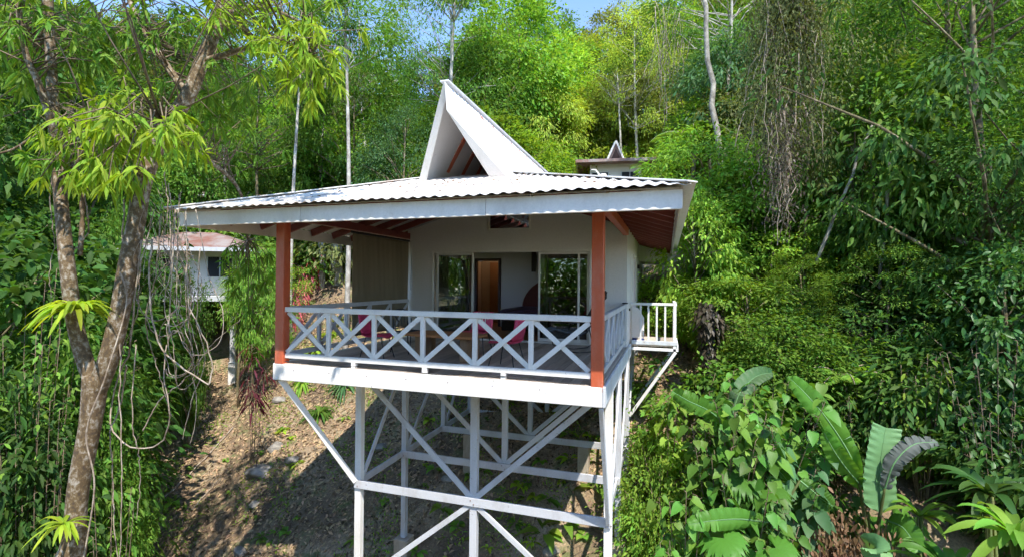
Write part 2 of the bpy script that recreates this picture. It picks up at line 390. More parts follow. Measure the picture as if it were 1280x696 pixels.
# ceiling lining under the sheets
k = XC - HB - XE0 - .02
ln = MB()
for s in (-1, 1):
    xe = XE0 + .15 if s < 0 else XE1 - .15
    z0 = ZE + PITCH*.15 - .055
    ln.prism([(xe, YE + .15, z0), (xe, YB - .05, z0), (xe - s*(k-.15), YB - .05, z0 + PITCH*(k-.15)), (xe - s*(k-.15), YE + k, z0 + PITCH*(k-.15))], (0, 0, .012))
ln.prism([(XE0+.15, YE+.152, z0), (XE1-.15, YE+.152, z0), (XE1-k, YE+k, z0+PITCH*(k-.15)), (XE0+k, YE+k, z0+PITCH*(k-.15))], (0, 0, .012))
part(ln, 'ceiling_lining', M['soffit'], bevel=0)
for s in (-1, 1):                           # lining of the steep gable
    mb = MB(); z0 = ZS - .08
    mb.prism([(XG + s*(HG-.05), 1.14, ZE+PITCH*(1.14-YE)-.06), (XG + s*(HG-.05), YB, z0), (XG + s*.01, YB, ZR - .06), (XG + s*.01, .45, ZR - .06)], (-s*.012, 0, 0))
    part(mb, 'gable_lining', M['soffit'], bevel=0)
    for y in np.arange(1.75, 9, .62):
        part(MB().beam((XG + s*(HG-.09), y, ZS - .05), (XG + s*.05, y, ZR - .13), .13, .10, (s, 0, .3)), 'gable_rafter', M['red'])
# rafters
for s in (-1, 1):
    xe = XE0 + .19 if s < 0 else XE1 - .19
    for y in np.arange(-1.0, 9.3, .68):
        run = min(y - YE - .05, XC - HB - XE0) - .19
        if run < .25: continue
        z0 = ZE + PITCH*.19 - .135
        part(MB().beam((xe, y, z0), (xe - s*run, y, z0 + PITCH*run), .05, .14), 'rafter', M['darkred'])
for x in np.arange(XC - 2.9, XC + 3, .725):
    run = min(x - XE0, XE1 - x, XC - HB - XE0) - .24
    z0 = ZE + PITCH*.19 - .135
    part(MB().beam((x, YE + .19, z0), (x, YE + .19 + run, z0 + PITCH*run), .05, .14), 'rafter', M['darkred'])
part(MB().box(XC-HB-.1, XC+HB+.1, 1.85, DY, ZS-.16, ZS-.12), 'gable_sun_blocker', M['soffit'], bevel=0)  # unseen panel added below the gable to keep sun off the front wall
# fascia boards
part(MB().box(XE0+.13, -4.102, YE+.13, YE+.165, 2.255, 2.475).box(-4.098, -1.302, YE+.13, YE+.165, 2.253, 2.475).box(-1.298, XE1-.13, YE+.13, YE+.165, 2.256, 2.475), 'front_fascia', M['white'])
part(MB().box(XE0+.13, XE0+.16, YE+.168, YB, 2.26, 2.475), 'side_fascia', M['white'])
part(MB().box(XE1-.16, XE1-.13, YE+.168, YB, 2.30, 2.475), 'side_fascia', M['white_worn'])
# rear rake closing board and low rear roof
part(MB().prism([(-.02, YB+.01, 2.14), (XE1-.16, YB+.01, 2.10), (XE1-.16, YB+.01, 2.45), (-.02, YB+.01, 2.78)], (0, .04, 0)), 'rake_board', M['white'])
part(MB().box(XL-.8, XE1-.2, YB+.06, 12.1, 2.12, 2.2), 'rear_roof', M['roof_clean'])
# barge boards and gable opening
for s in (-1, 1):
    pb = Vector((XG + s*(HG+.02), 1.10, ZE + PITCH*(1.10-YE) - .02)); pa = Vector((XG, .36, ZR + .03))
    w = .27 if s > 0 else .13
    inner_b = pb + Vector((-s*w*1.15, 0, 0)); inner_a = pa + Vector((0, .10, -w*1.7))
    part(MB().prism([pb, pa, inner_a, inner_b], (0, -.03, .0)), 'barge_board', M['white'], bevel=.004)
# plates and beams
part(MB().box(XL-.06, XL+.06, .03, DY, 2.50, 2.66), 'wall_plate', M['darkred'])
part(MB().box(XR-.09, XR+.03, .1, DY, 2.50, 2.66), 'wall_plate', M['red'])
part(MB().box(XL-.06, XR+.03, -.05, .06, 2.50, 2.62), 'front_plate', M['red'])
part(MB().box(XL-.07, XL+.11, -.05, .11, -.01, 2.499), 'corner_post', M['red'], bevel=.01)
part(MB().box(XR-.15, XR+.02, -.045, .11, -.08, 2.499), 'corner_post', M['red'], bevel=.01)
# front wall of the room with door and attic window openings
WY0, WY1 = DY, DY+.10
D0, D1, DH = -4.86, -.80, 2.2
W0, W1, WZ0, WZ1 = -3.30, -2.30, 2.73, 3.09
def zr(x): return ZE + PITCH*(min(x - XE0, XE1 - x)) - .075
fw = MB()
def wallpoly(pts): fw.prism([(x, WY0, z) for x, z in pts], (0, WY1-WY0, 0))
wallpoly([(-5.56, 0), (D0, 0), (D0, DH), (-5.56, DH)]); wallpoly([(D1, 0), (0, 0), (0, DH), (D1, DH)])
wallpoly([(-5.56, DH), (W0, DH), (W0, zr(W0)), (-5.56, zr(-5.56))]); wallpoly([(W1, DH), (0, DH), (0, zr(0)), (W1, zr(W1) if W1 > XC+HB else ZS-.09)])
wallpoly([(W0, DH), (W1, DH), (W1, WZ0), (W0, WZ0)]); wallpoly([(W0, WZ1), (W1, WZ1), (W1, ZS-.1), (W0, ZS-.1)])
wallpoly([(XG-HG+.07, ZS-.1), (XG+HG-.07, ZS-.1), (XG, ZR-.1)])
part(fw, 'front_wall', M['wall'], bevel=0)
w = part(MB().box(W0, W1, WY0-.02, WY0+.02, WZ0-.045, WZ0).box(W0, W1, WY0-.02, WY0+.02, WZ1, WZ1+.045).box(W0-.045, W0, WY0-.02, WY0+.02, WZ0-.045, WZ1+.045).box(W1, W1+.045, WY0-.02, WY0+.02, WZ0-.045, WZ1+.045), 'attic_window', M['white'])
part(MB().box(W0, W1, WY0+.03, WY0+.036, WZ0, WZ1), 'pane', M['glass'], w, bevel=0)
# side walls, floor, back
sw = MB()
SD0, SD1 = 6.35, 7.25                       # side door
sw.box(-.10, 0, WY1, SD0, -.25, 2.76).box(-.10, 0, SD1, 11.6, -.25, 2.12).box(-.10, 0, SD1, YB, 2.12, 2.76).box(-.10, 0, SD0, SD1, 2.1, 2.76).box(-.10, 0, SD0, SD1, -.25, 0)
part(sw, 'side_wall', M['wall'], bevel=0)
dd = part(MB().box(-.07, -.03, SD0, SD1, 0, 2.1), 'side_door', M['darkwood'])
part(MB().box(0.0, .03, SD0-.08, SD0, 0, 2.18).box(0.0, .03, SD1, SD1+.08, 0, 2.18).box(0.0, .03, SD0, SD1, 2.1, 2.18), 'door_frame', M['white'], dd)
part(MB().box(0, .012, 5.35, 6.1, .9, 2.05), 'shutter', M['wall'])
part(MB().box(.0, .07, 8.25, 8.33, 1.86, 1.98), 'wall_lamp', M['black'])
part(MB().box(-.0, .03, 5.0, 5.06, .78, .84), 'wall_socket', M['black'])
part(MB().box(-5.56, -5.46, WY1, 4.9, -.25, 2.76).box(-5.56, -5.46, 7.6, 11.6, -.25, 2.12).box(-5.56, -5.46, 4.9, 7.6, -.25, .7).box(-5.56, -5.46, 4.9, 7.6, 2.3, 2.76), 'side_wall', M['wall'], bevel=0)  # unseen opening in this left wall added to let daylight into the room
part(MB().box(-5.46, -.10, 11.5, 11.6, -.25, 2.12), 'back_wall', M['wall'], bevel=0)
part(MB().box(-5.46, -.10, WY1, 11.5, -.12, 0.003), 'room_floor', M['brownwood'], bevel=0)
part(MB().box(-5.46, -.10, WY1, 11.5, 2.62, 2.66), 'room_ceiling', M['inner'], bevel=0)
iw = MB().box(-5.46, -5.15, 8.0, 8.08, 0.005, 2.62).box(-4.25, -.10, 8.0, 8.08, 0.005, 2.62).box(-5.15, -4.25, 8.0, 8.08, 2.18, 2.62)
part(iw, 'inner_wall', M['inner'], bevel=0)
part(MB().box(-5.15, -5.07, 7.97, 8.11, .005, 2.18).box(-4.33, -4.25, 7.97, 8.11, .005, 2.18).box(-5.07, -4.33, 7.97, 8.11, 2.1, 2.18), 'inner_door_frame', M['darkwood'])
part(MB().box(-5.10, -4.5, 9.3, 9.35, .005, 2.1), 'hallway_door', M['orangewood'])
part(MB().box(-5.45, -3.0, 9.38, 9.44, .005, 2.62), 'hallway_wall', M['curtain'], bevel=0)
# sliding doors
sd = part(MB().box(D0, D1, WY0-.012, WY1+.01, DH-.05, DH).box(D0, D0+.05, WY0-.012, WY1+.01, 0, DH-.05).box(D1-.05, D1, WY0-.012, WY1+.01, 0, DH-.05).box(D0, D1, WY0-.03, WY1+.01, 0.002, .035), 'sliding_door_frame', M['white'])
def slider(x0, x1, y):
    m = MB(); s = .048
    m.box(x0, x0+s, y, y+.03, .04, DH-.055).box(x1-s, x1, y, y+.03, .04, DH-.055).box(x0+s, x1-s, y, y+.03, .04, .12).box(x0+s, x1-s, y, y+.03, DH-.11, DH-.055)
    o = part(m, 'sliding_door', M['white'])
    part(MB().box(x0+s, x1-s, y+.012, y+.018, .12, DH-.11), 'pane', M['glass'], o, bevel=0)
    return o
a = slider(-4.72, -3.72, WY0+.0); part(MB().box(-3.86, -3.83, WY0-.03, WY0, .95, 1.15), 'handle', M['black'], a)
slider(-4.78, -3.80, WY0+.045); slider(-2.06, -1.07, WY0+.0); slider(-1.88, -.86, WY0+.045)
# deck
dk = MB()
for x in np.arange(XL+.0, XR-.02, .145): dk.box(x, min(x+.139, XR), .0, DY+.0, -.04, .0)
part(dk, 'deck_floor', M['deck'], bevel=.002)
part(MB().box(XL-.06, XR+.01, -.05, -.002, -.285, -.002), 'rim_beam', M['white'], bevel=.008)
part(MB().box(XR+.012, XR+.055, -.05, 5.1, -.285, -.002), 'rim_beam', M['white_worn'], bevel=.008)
part(MB().box(XL-.105, XL-.062, -.05, 5.1, -.285, -.002), 'rim_beam', M['white'], bevel=.008)
for y in np.arange(.6, 11.5, .6): part(MB().box(XL-.055, XR+.008, y, y+.05, -.21, -.045 if y < DY else -.125), 'floor_joist', M['frame_paint'], bevel=0)
part(MB().box(XR-.10, XR+.0, 5.12, 11.6, -.40, -.252), 'sill_beam', M['frame_paint'])
# balustrades: top rail, bottom rail, balusters and crossed braces
def balustrade(p, q, bays, name='balustrade', mat=M['white'], skip=0):
    p = Vector(p); q = Vector(q); z = Vector((0, 0, 1))
    top = part(MB().beam(p + z*.93, q + z*.93, .085, .085), name, mat)
    part(MB().beam(p + z*.135, q + z*.135, .055, .085), 'bottom_rail', mat, top)
    d = (q - p) / bays
    u = d.normalized(); nrm_ = u.cross(z)
    for i in range(bays):
        a = p + d*i; b = p + d*(i+1)
        if i: part(MB().beam(a + z*.18, a + z*.887, .07, .06), 'baluster', mat, top)
        for (s, e), off in (((a + z*.19 + u*.03, b + z*.88 - u*.03), .014), ((a + z*.88 + u*.03, b + z*.19 - u*.03), -.014)):
            part(MB().beam(s + nrm_*off, e + nrm_*off, .026, .075), 'cross_brace', mat, top, bevel=.003)
    return top
bal = balustrade((XL+.11, .02, 0), (XR-.15, .02, 0), 6)
for x in (-4.05, -2.75, -1.45): part(MB().box(x-.04, x+.04, -.01, .07, .0, .105), 'rail_block', M['white'], bal)
cab = MB(); cab.tube([(x, -.025 - .02*math.sin(x*1.9), .03 + .018*math.sin(x*3.1)) for x in np.arange(XL+.15, XR-.15, .12)], .007, 5)
part(cab, 'cable', M['black'], bevel=0)
balustrade((XR-.04, .13, 0), (XR-.04, DY-.03, 0), 5, mat=M['frame_paint'])  # grey colour carries the roof's shade on this white rail
balustrade((XL+.02, .13, 0), (XL+.02, DY-.03, 0), 5, mat=M['frame_paint'])
part(MB().box(-.09, .03, DY-.16, DY-.03, .975, 1.0), 'rail_end_cap', M['black'])
# small side balcony
part(MB().box(.057, 1.08, 5.2, 6.9, -.06, -.01), 'balcony_floor', M['deck'])
part(MB().box(.057, 1.10, 5.15, 5.198, -.02, .075), 'balcony_board', M['white_worn'])
part(MB().box(.057, 1.10, 5.16, 5.196, -.16, -.09), 'balcony_beam', M['white'])
part(MB().box(1.082, 1.12, 5.2, 6.9, -.16, -.01), 'balcony_beam', M['white'])
br = part(MB().beam((.02, 5.2, .94), (1.08, 5.2, .94), .07, .06), 'balcony_railing', M['white'])
for x in (.26, .44, .63, .82): part(MB().box(x-.022, x+.022, 5.18, 5.222, .078, .912), 'baluster', M['white'], br)
part(MB().box(1.0, 1.07, 5.16, 5.24, -.16, 1.0), 'balcony_post', M['white'], br)
part(MB().beam((1.035, 5.2, .94), (1.035, 6.9, .94), .07, .06), 'side_rail', M['white'], br)
for y in np.arange(5.5, 6.9, .28): part(MB().box(1.012, 1.056, y, y+.044, -.01, .912), 'baluster', M['white'], br)
part(MB().beam((1.06, 5.18, -.17), (.02, 5.18, -1.75), .05, .07), 'balcony_strut', M['white'])
part(MB().beam((1.06, 6.3, -.17), (.02, 6.3, -1.75), .05, .07), 'balcony_strut', M['frame_paint'])
# stilts
ROWS = (1.2, 2.9, 4.9, 6.7, 8.6); COLS = (-4.74, -2.37, 0.0); H1 = -2.42
SB = {(0, 0): -5.1, (0, 1): -5.0, (0, 2): -4.4, (1, 0): -4.30, (1, 1): H1, (1, 2): -3.62, (2, 0): H1, (2, 1): H1, (2, 2): -2.9, (3, 0): H1, (3, 1): H1, (3, 2): -2.5, (4, 0): -1.2, (4, 1): -1.2, (4, 2): -1.1}
def pier(x, y, zt_, w=.15):
    g = float(zt(x, y)) - .35
    if zt_ - g > .2: part(MB().box(x-w, x+w, y-w, y+w, g, zt_), 'concrete_pier', M['concrete'], bevel=.015)
for i, y in enumerate(ROWS):
    for j, x in enumerate(COLS):
        xx = x - (.03 if j == 2 else 0)
        wd = .065 if i == 0 else .055
        zb = SB[(i, j)] - (0 if SB[(i, j)] != H1 else .06)
        part(MB().box(xx-wd, xx+wd, y-.06, y+.06, zb, -.215), 'stilt', M['white' if i == 0 and j != 1 else 'frame_paint'], bevel=.005)
        if SB[(i, j)] != H1: pier(xx, y, SB[(i, j)], .17 if i < 2 else .14)
    if i < 4:
        yb = y - .083
        part(MB().beam((COLS[0]-.05, yb, H1), (COLS[2]+.02, yb, H1), .045, .15), 'cross_beam', M['frame_paint'], bevel=.004)
        for s in (0, 2):
            part(MB().beam((COLS[s] + (.04 if s == 0 else -.07), yb+.032, -.31), (COLS[1] + (-.03 if s == 0 else .03), yb+.032, H1+.05), .04, .10), 'diagonal_brace', M['frame_paint'], bevel=.004)
pier(-4.0, 4.9, H1-.076, .13); pier(-1.03, 4.9, H1-.076, .13); pier(-3.6, 6.7, H1-.076, .13); pier(-1.2, 6.7, H1-.076, .13)
yb = ROWS[0] - .05
part(MB().beam((COLS[1]-.04, yb, H1-.06), (COLS[0]+.05, yb, -4.3), .04, .09), 'diagonal_brace', M['frame_paint'], bevel=.004)
part(MB().beam((COLS[1]+.04, yb, H1-.06), (COLS[2]-.05, yb, -4.15), .04, .09), 'diagonal_brace', M['frame_paint'], bevel=.004)
for x in (COLS[0], COLS[2] - .03):
    for i in range(3):
        y0, y1 = ROWS[i], ROWS[i+1]
        part(MB().beam((x-.02, y0+.07, H1), (x-.02, y1-.07, H1), .045, .13), 'side_beam', M['frame_paint'], bevel=.004)
        part(MB().beam((x+.03, y0+.07, H1+.1), (x+.03, y1-.05, -.3), .04, .09), 'side_brace', M['frame_paint'], bevel=.004)
part(MB().beam((XL+.0, .03, -.29), (COLS[0]-.02, ROWS[0]-.1, H1+.05), .06, .10), 'corner_strut', M['white'], bevel=.004)
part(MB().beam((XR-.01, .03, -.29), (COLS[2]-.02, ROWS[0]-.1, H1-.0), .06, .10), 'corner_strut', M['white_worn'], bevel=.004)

for i in (0, 1):
    for j, x in enumerate(COLS):
        for dx, dz in ((-.03, .03), (.03, -.03)):
            part(MB().tube([(x+dx, ROWS[i]-.105, H1+dz), (x+dx, ROWS[i]-.118, H1+dz)], .011, 6), 'bolt', M['roof_old'], bevel=0)
for x in np.arange(-5.2, -.2, .72): part(MB().tube([(x, -.05, -.10), (x, -.056, -.10)], .009, 6), 'bolt', M['roof_old'], bevel=0)
g = np.random.default_rng(4); lx = g.uniform(XE0+1, XE1-.6, 90); ly = YE + g.uniform(.1, 1., 90)**.8*2.2
dl = np.stack([lx, ly, ZE + PITCH*(ly-YE) + .03], 1); dl = dl[(dl[:, 0]-XE0 > dl[:, 1]-YE) & (XE1-dl[:, 0] > dl[:, 1]-YE)]
o = link('roof_leaf_litter', Geo().add(*leaves(dl, g.normal(size=dl.shape)*[1, 1, .1], g.normal(size=dl.shape)*.3 + [0, 0, 1], .09, .035)).mesh('roof_leaf_litter'), M['l_dead']); tag(o, 'few dry leaves lying on the white corrugated roof', 'leaf litter', kind='stuff')

# ------------------------------------------------------------------ things on the deck and in the room
def folded_cloth(x, y0, y1, z0, z1):
    mb = MB(); ny, nz = 60, 20; V = []
    for i in range(ny+1):
        for j in range(nz+1):
            y = y0 + (y1-y0)*i/ny; z = z0 + (z1-z0)*j/nz
            V.append((x + .012*math.sin(y*9)*(1-j/nz*.6) + .005*math.sin(y*31+z*3), y + .02*math.sin(z*4)*(1-j/nz), z - (0 if j else .02*math.sin(y*3))))
    mb.add(*grid(V, ny+1, nz+1)); return mb
bl = empty('roller_blind', (XL, 3.2, 2.45), 'olive brown canvas blind let down on the open side of the deck', 'blind')
o = folded_cloth(XL+.03, 1.98, DY-.06, .28, 2.47).build('blind_cloth', M['canvas'], bl, 0, True); sm = o.modifiers.new('t', 'SOLIDIFY'); sm.thickness = .004
MB().tube([(XL+.03, 1.93, 2.46), (XL+.03, DY-.01, 2.46)], .028, 10).build('roller', M['black'], bl)
MB().tube([(XL+.03, 1.98, .27), (XL+.03, DY-.06, .27)], .016, 8).build('bottom_bar', M['black'], bl)
MB().tube([(XL+.10, DY-.05, 2.46), (XL+.13, DY-.06, 1.8), (XL+.11, DY-.05, 1.2)], .006, 5).build('pull_cord', M['black'], bl)

def chair(loc, rz, label, seat, striped=False, grp='metal legged chairs round the low table'):
    t = empty('deck_chair', loc, label, 'chair', grp, rz)
    m = MB(); V = []                        # bucket seat: curved sheet seat then back (faces +X of the chair)
    prof = [(.24, .40), (.20, .43), (.05, .42), (-.12, .41), (-.20, .44), (-.25, .55), (-.28, .70), (-.30, .82)]
    for x, z in prof:
        for j in range(7):
            y = (j-3)/3*.23; V.append((x - .0 + abs(y)*.12*(z > .5), y, z + (y*y)*.6*(z < .5)))
    m.add(*grid(V, len(prof), 7))
    s1 = MB(); s1.add(*grid(V[:7*5], 5, 7)); s2 = MB(); s2.add(*grid(V[7*4:], 4, 7))
    for mb, nm in ((s1, 'seat'), (s2, 'backrest')):
        o = mb.build(nm, seat, t, 0, True, world=False); k = o.modifiers.new('t', 'SOLIDIFY'); k.thickness = .018
    if striped:
        for j in range(-3, 4): 
            b = MB().beam((-.245 + .02, j*.062, .50), (-.285 + .02, j*.062, .81), .012, .02); b.build('back_slat', M['white'], t, 0, world=False)
    for sx, sy in ((1, 1), (1, -1), (-1, 1), (-1, -1)):
        MB().tube([(sx*.15, sy*.16, .41), (sx*.24, sy*.23, .0)], .010, 6).build('leg', M['black'], t, world=False)
    return t
chair((-4.25, 1.0, 0), .15, 'pink chair at the near left end of the wooden table, its back to the blind', M['pink'])
chair((-2.75, 2.25, 0), -1.6, 'pink chair with a white striped back behind the wooden table', M['pink'], True)
chair((-1.72, 1.0, 0), 3.0, 'pink chair to the right of the wooden table, facing the blind', M['pink'])
t = empty('wire_chair', (-4.15, 2.0, 0), 'black metal armchair with a round hoop back beside the canvas blind', 'chair', 'metal legged chairs round the low table', -.3)
MB().tube([(-.25*math.cos(a) - .05, .27*math.cos(a*1) if False else .27*math.sin(a), .66 + .22*math.cos(a)*.9) for a in np.linspace(-1.7, 1.7, 14)], .013, 6).build('hoop_back', M['black'], t, world=False)
MB().box(-.2, .24, -.23, .23, .41, .43).build('seat', M['blackcloth'], t, .01, world=False)
for sx, sy in ((1, 1), (1, -1), (-1, 1), (-1, -1)): MB().tube([(sx*.2, sy*.24, .66), (sx*.2, sy*.24, .4), (sx*.26, sy*.26, 0)], .011, 6).build('leg', M['black'], t, world=False)
for k in range(5): MB().tube([(-.2, (k-2)*.09, .43), (-.28, (k-2)*.1, .84 - abs(k-2)*.05)], .006, 5).build('back_rod', M['black'], t, world=False)
t = empty('coffee_table', (-3.05, 1.42, 0), 'low brown wooden table with thick slab legs on the deck', 'table', None, -.12)
MB().prism([(-.70,-.34,.425),(-.3,-.38,.425),(.35,-.36,.425),(.72,-.31,.425),(.70,.32,.425),(.2,.37,.425),(-.4,.36,.425),(-.74,.3,.425)], (0,0,.05)).build('table_top', M['brownwood'], t, .01, world=False)
for x, y in ((-.46, -.15), (-.46, .17), (.5, -.15), (.5, .17)):
    MB().prism([(x-.09,y-.07,0),(x+.08,y-.08,0),(x+.09,y+.06,0),(x-.07,y+.08,0)], (0,0,.42)).build('leg', M['orangewood'], t, .015, world=False)
t = empty('lounge_chair', (-.95, 3.35, 0), 'black and grey reclining lounge chair beside the right red post', 'lounge chair', None, 3.55)
P = [(.72, .40), (.52, .47), (.25, .40), (-.02, .36), (-.15, .42), (-.38, .82), (-.52, 1.12), (-.56, 1.25)]
V = [(x, (j-3)/3*.26, z - (abs(j-3)/3)**2*-.02) for x, z in P for j in range(7)]
for a, b, nm, mt in ((0, 3, 'footrest', 'greycloth'), (2, 5, 'seat', 'greycloth'), (4, 8, 'backrest', 'blackcloth')):
    mb = MB(); mb.add(*grid(V[7*a:7*b], b-a, 7)); o = mb.build(nm, M[mt], t, 0, True, world=False); k = o.modifiers.new('t', 'SOLIDIFY'); k.thickness = .022
MB().box(-.60, -.46, -.2, .2, 1.08, 1.26).build('head_pillow', M['blackcloth'], t, .04, world=False)
for s in (-1, 1):
    MB().tube([(x, s*.28, z) for x, z in P], .013, 6).build('side_rail', M['black'], t, world=False)
    MB().tube([(.55, s*.28, .46), (.45, s*.28, .1), (.3, s*.28, .03), (0, s*.28, .0), (-.3, s*.28, .03), (-.42, s*.28, .12), (-.30, s*.28, .62), (.2, s*.28, .62)], .012, 6).build('leg', M['black'], t, world=False)
# white cover with blue feet on the balcony
t = empty('folded_lounger', (.22, 5.75, 0), 'white folded lounger with blue feet leaning on the balcony wall', 'lounger')
MB().prism([(.02, 5.62, .08), (.32, 5.62, .08), (.32, 5.62, .58), (.18, 5.62, .82), (.02, 5.62, .86)], (0, .06, 0)).build('cushion', M['white'], t, .01)
for x in (.04, .22): MB().box(x, x+.11, 5.60, 5.69, .0, .07).build('foot', M['blue'], t, .01)
# room
t = empty('bed', (-2.45, 6.9, 0), 'bed under a dark purple cover inside the room', 'bed')
MB().box(-3.5, -1.5, 5.9, 7.9, .1, .42).build('bed_base', M['darkwood'], t, .02); MB().box(-3.55, -1.45, 5.86, 7.86, .36, .68).build('bedcover', M['purple'], t, .06)
MB().prism([(-2.45 + 1.05*math.cos(a), 7.9, .6 + .95*math.sin(a)) for a in np.linspace(0, math.pi, 20)], (0, .07, 0)).build('headboard', M['maroon'], t, .02)
t = empty('wall_hanging', (-3.15, 7.97, 2.1), 'narrow dark hanging on the room wall left of the headboard', 'wall decoration')
MB().box(-3.22, -3.08, 7.965, 7.99, 1.75, 2.4).build('panel', M['darkwood'], t, .005)
cu = MB(); V = [(-1.97 + .24*i/40, DY+.22 + .03*math.sin(i*1.1), z) for i in range(41) for z in (.05, 1.1, 2.15)]
cu.add(*grid(V, 41, 3)); o = cu.build('curtain', M['curtain'], None, 0, True); tag(o, 'pale gathered curtain behind the right hand glass door', 'curtain')
t = empty('pendant_lamp', (-4.7, 8.75, 2.62), 'small lit hallway lamp behind the inner doorway', 'lamp')
MB().tube([(-4.7, 8.75, 2.62), (-4.7, 8.75, 2.45)], .01, 6).build('flex', M['black'], t)
sp = MB().tube([(-4.7, 8.75, 2.46 - .1*i/6) for i in range(7)], [.01, .035, .048, .05, .048, .035, .01], 12).build('bulb', plain('lit_bulb', (1, .7, .4), .5, 0, ((1, .55, .22), 3.)), t, smooth=True)
lo = bpy.data.objects.new('hallway_light', bpy.data.lights.new('hallway_light', 'POINT')); lo.data.energy = .9; lo.data.color = (1, .55, .25); lo.data.shadow_soft_size = .06; lo.location = (-4.7, 8.75, 2.30); C.objects.link(lo)

# ------------------------------------------------------------------ neighbouring buildings
def small_house(name, loc, rz, sx, sy, hw, label, cat, rise, gable=True, stilts=2.5, g=.48, gh=1.05, roofm='roof_old', trim='white_worn'):
    t = empty(name, loc, label, cat, None, rz)
    def b(mb, n, m, p=None, bev=.01): return mb.build(n, M[m], p or t, bev, world=(p is not None and False))
    MB().box(-sx/2, sx/2, -sy/2, sy/2, 0, hw).build('wall', M['wall'], t, .01, world=False)
    MB().box(-sx/2-.1, sx/2+.1, -sy/2-.9, sy/2+.1, -.22, -.005).build('floor_beam', M['frame_paint'], t, .01, world=False)
    e = .75; y0 = -sy/2 - 1.2; y1 = sy/2 + .5; x0 = -sx/2-e; x1 = sx/2+e; ins = min(sx/2 + e - .6, 2.2)
    V = [(x0,y0,hw-.12),(x1,y0,hw-.12),(x1,y1,hw-.12),(x0,y1,hw-.12),(x0+ins,y0+ins,hw-.12+rise),(x1-ins,y0+ins,hw-.12+rise),(x1-ins,y1-ins,hw-.12+rise),(x0+ins,y1-ins,hw-.12+rise)]
    MB().add(V, [(0,1,5,4),(1,2,6,5),(2,3,7,6),(3,0,4,7),(4,5,6,7),(3,2,1,0)]).build('roof', M[roofm], t, .01, world=False)
    MB().box(x0-.01, x1+.01, y0-.035, y0-.003, hw-.26, hw-.10).box(x0-.035, x0-.011, y0, y1, hw-.26, hw-.10).box(x1+.011, x1+.035, y0, y1, hw-.26, hw-.10).build('fascia', M[trim], t, 0, world=False)
    if gable:
        gy = y0 + 1.1; gz = hw - .12 + rise*.4
        MB().prism([(-g, gy, gz), (g, gy, gz), (0, gy-.25, gz+gh)], (0, 2.2, 0)).build('gable_roof', M['roof_old'], t, 0, world=False)
        MB().prism([(-g*.62, gy-.03, gz+.05), (g*.62, gy-.03, gz+.05), (0, gy-.2, gz+gh*.66)], (0, -.02, 0)).build('gable_opening_shade', M['darkwood'], t, 0, world=False)  # dark sheet on the solid gable paints the shade inside its opening
        for s in (-1, 1): MB().beam((s*(g+.03), gy-.05, gz-.02), (0, gy-.3, gz+gh+.05),   .05, .11).build('barge_board', M['white'], t, 0, world=False)
    for x in (-sx*.3, sx*.28):
        o = MB().box(x-.45, x+.45, -sy/2-.02, -sy/2-.003, hw*.38, hw*.78).build('window', M['blackcloth'], t, 0, world=False)
        f = MB().box(x-.5, x-.45, -sy/2-.04, -sy/2-.002, hw*.36, hw*.8).box(x+.45, x+.5, -sy/2-.04, -sy/2-.002, hw*.36, hw*.8).box(x-.02, x+.02, -sy/2-.04, -sy/2-.021, hw*.38, hw*.78).build('window_frame', M['white_worn'], o, 0, world=False)
    MB().box(sx/2+.003, sx/2+.02, -.3, .45, hw*.4, hw*.85).build('window', M['blackcloth'], t, 0, world=False)
    for x in (-sx/2+.1, 0, sx/2-.1):
        for y in (-sy/2-.7, sy/2-.2):
            MB().box(x-.09, x+.09, y-.09, y+.09, -stilts, -.225).build('stilt', M['frame_paint'], t, .01, world=False)
            MB().box(x-.13, x+.13, y-.13, y+.13, -stilts-1.5, -stilts+.35).build('footing', M['white'], t, .01, world=False)
    return t
p = at(218, 372, 19.5)
small_house('stilt_cabin', (p[0]-.7, p[1]+2.2, p[2]+.1), R(30), 3.8, 4.0, 2.0, 'white cabin on stilts with old red roof, behind the vine draped tree', 'cabin', .75, gable=False, stilts=3.0, trim='frame_paint')
p = at(762, 205, 27)
small_house('hillside_cottage', (p[0], p[1]+2.6, p[2]-2.35), R(8), 2.9, 3., 2.7, 'small grey cottage with pointed gable peeping over the white roof', 'cottage', .3, stilts=1.5, trim='roof_old')
p = at(268, 262, 31)
small_house('far_cabin', (p[0], p[1]+2., p[2]-1.2), R(25), 5, 4, 2.0, 'pale cabin roof glimpsed up the slope behind leaves', 'cabin', .7, gable=False, stilts=1.2)
# water tank / white pot on the near roof edge line
p = at(754, 222, 24)
t = empty('white_urn', (p[0], p[1], p[2]-.4), 'white urn with a curved spout standing before the small grey cottage', 'urn')
MB().tube([(0,0,-.9),(0,0,-.2),(0,0,0),(0,0,.2),(0,0,.42),(0,0,.56)], [.14,.12,.15,.22,.21,.14], 14).build('body', M['white'], t, 0, True, world=False)
MB().tube([(-.15,0,.35),(-.25,0,.62),(-.38,0,.78),(-.6,0,.80)], [.07,.05,.045,.04], 8).build('spout', M['white'], t, 0, True, world=False)

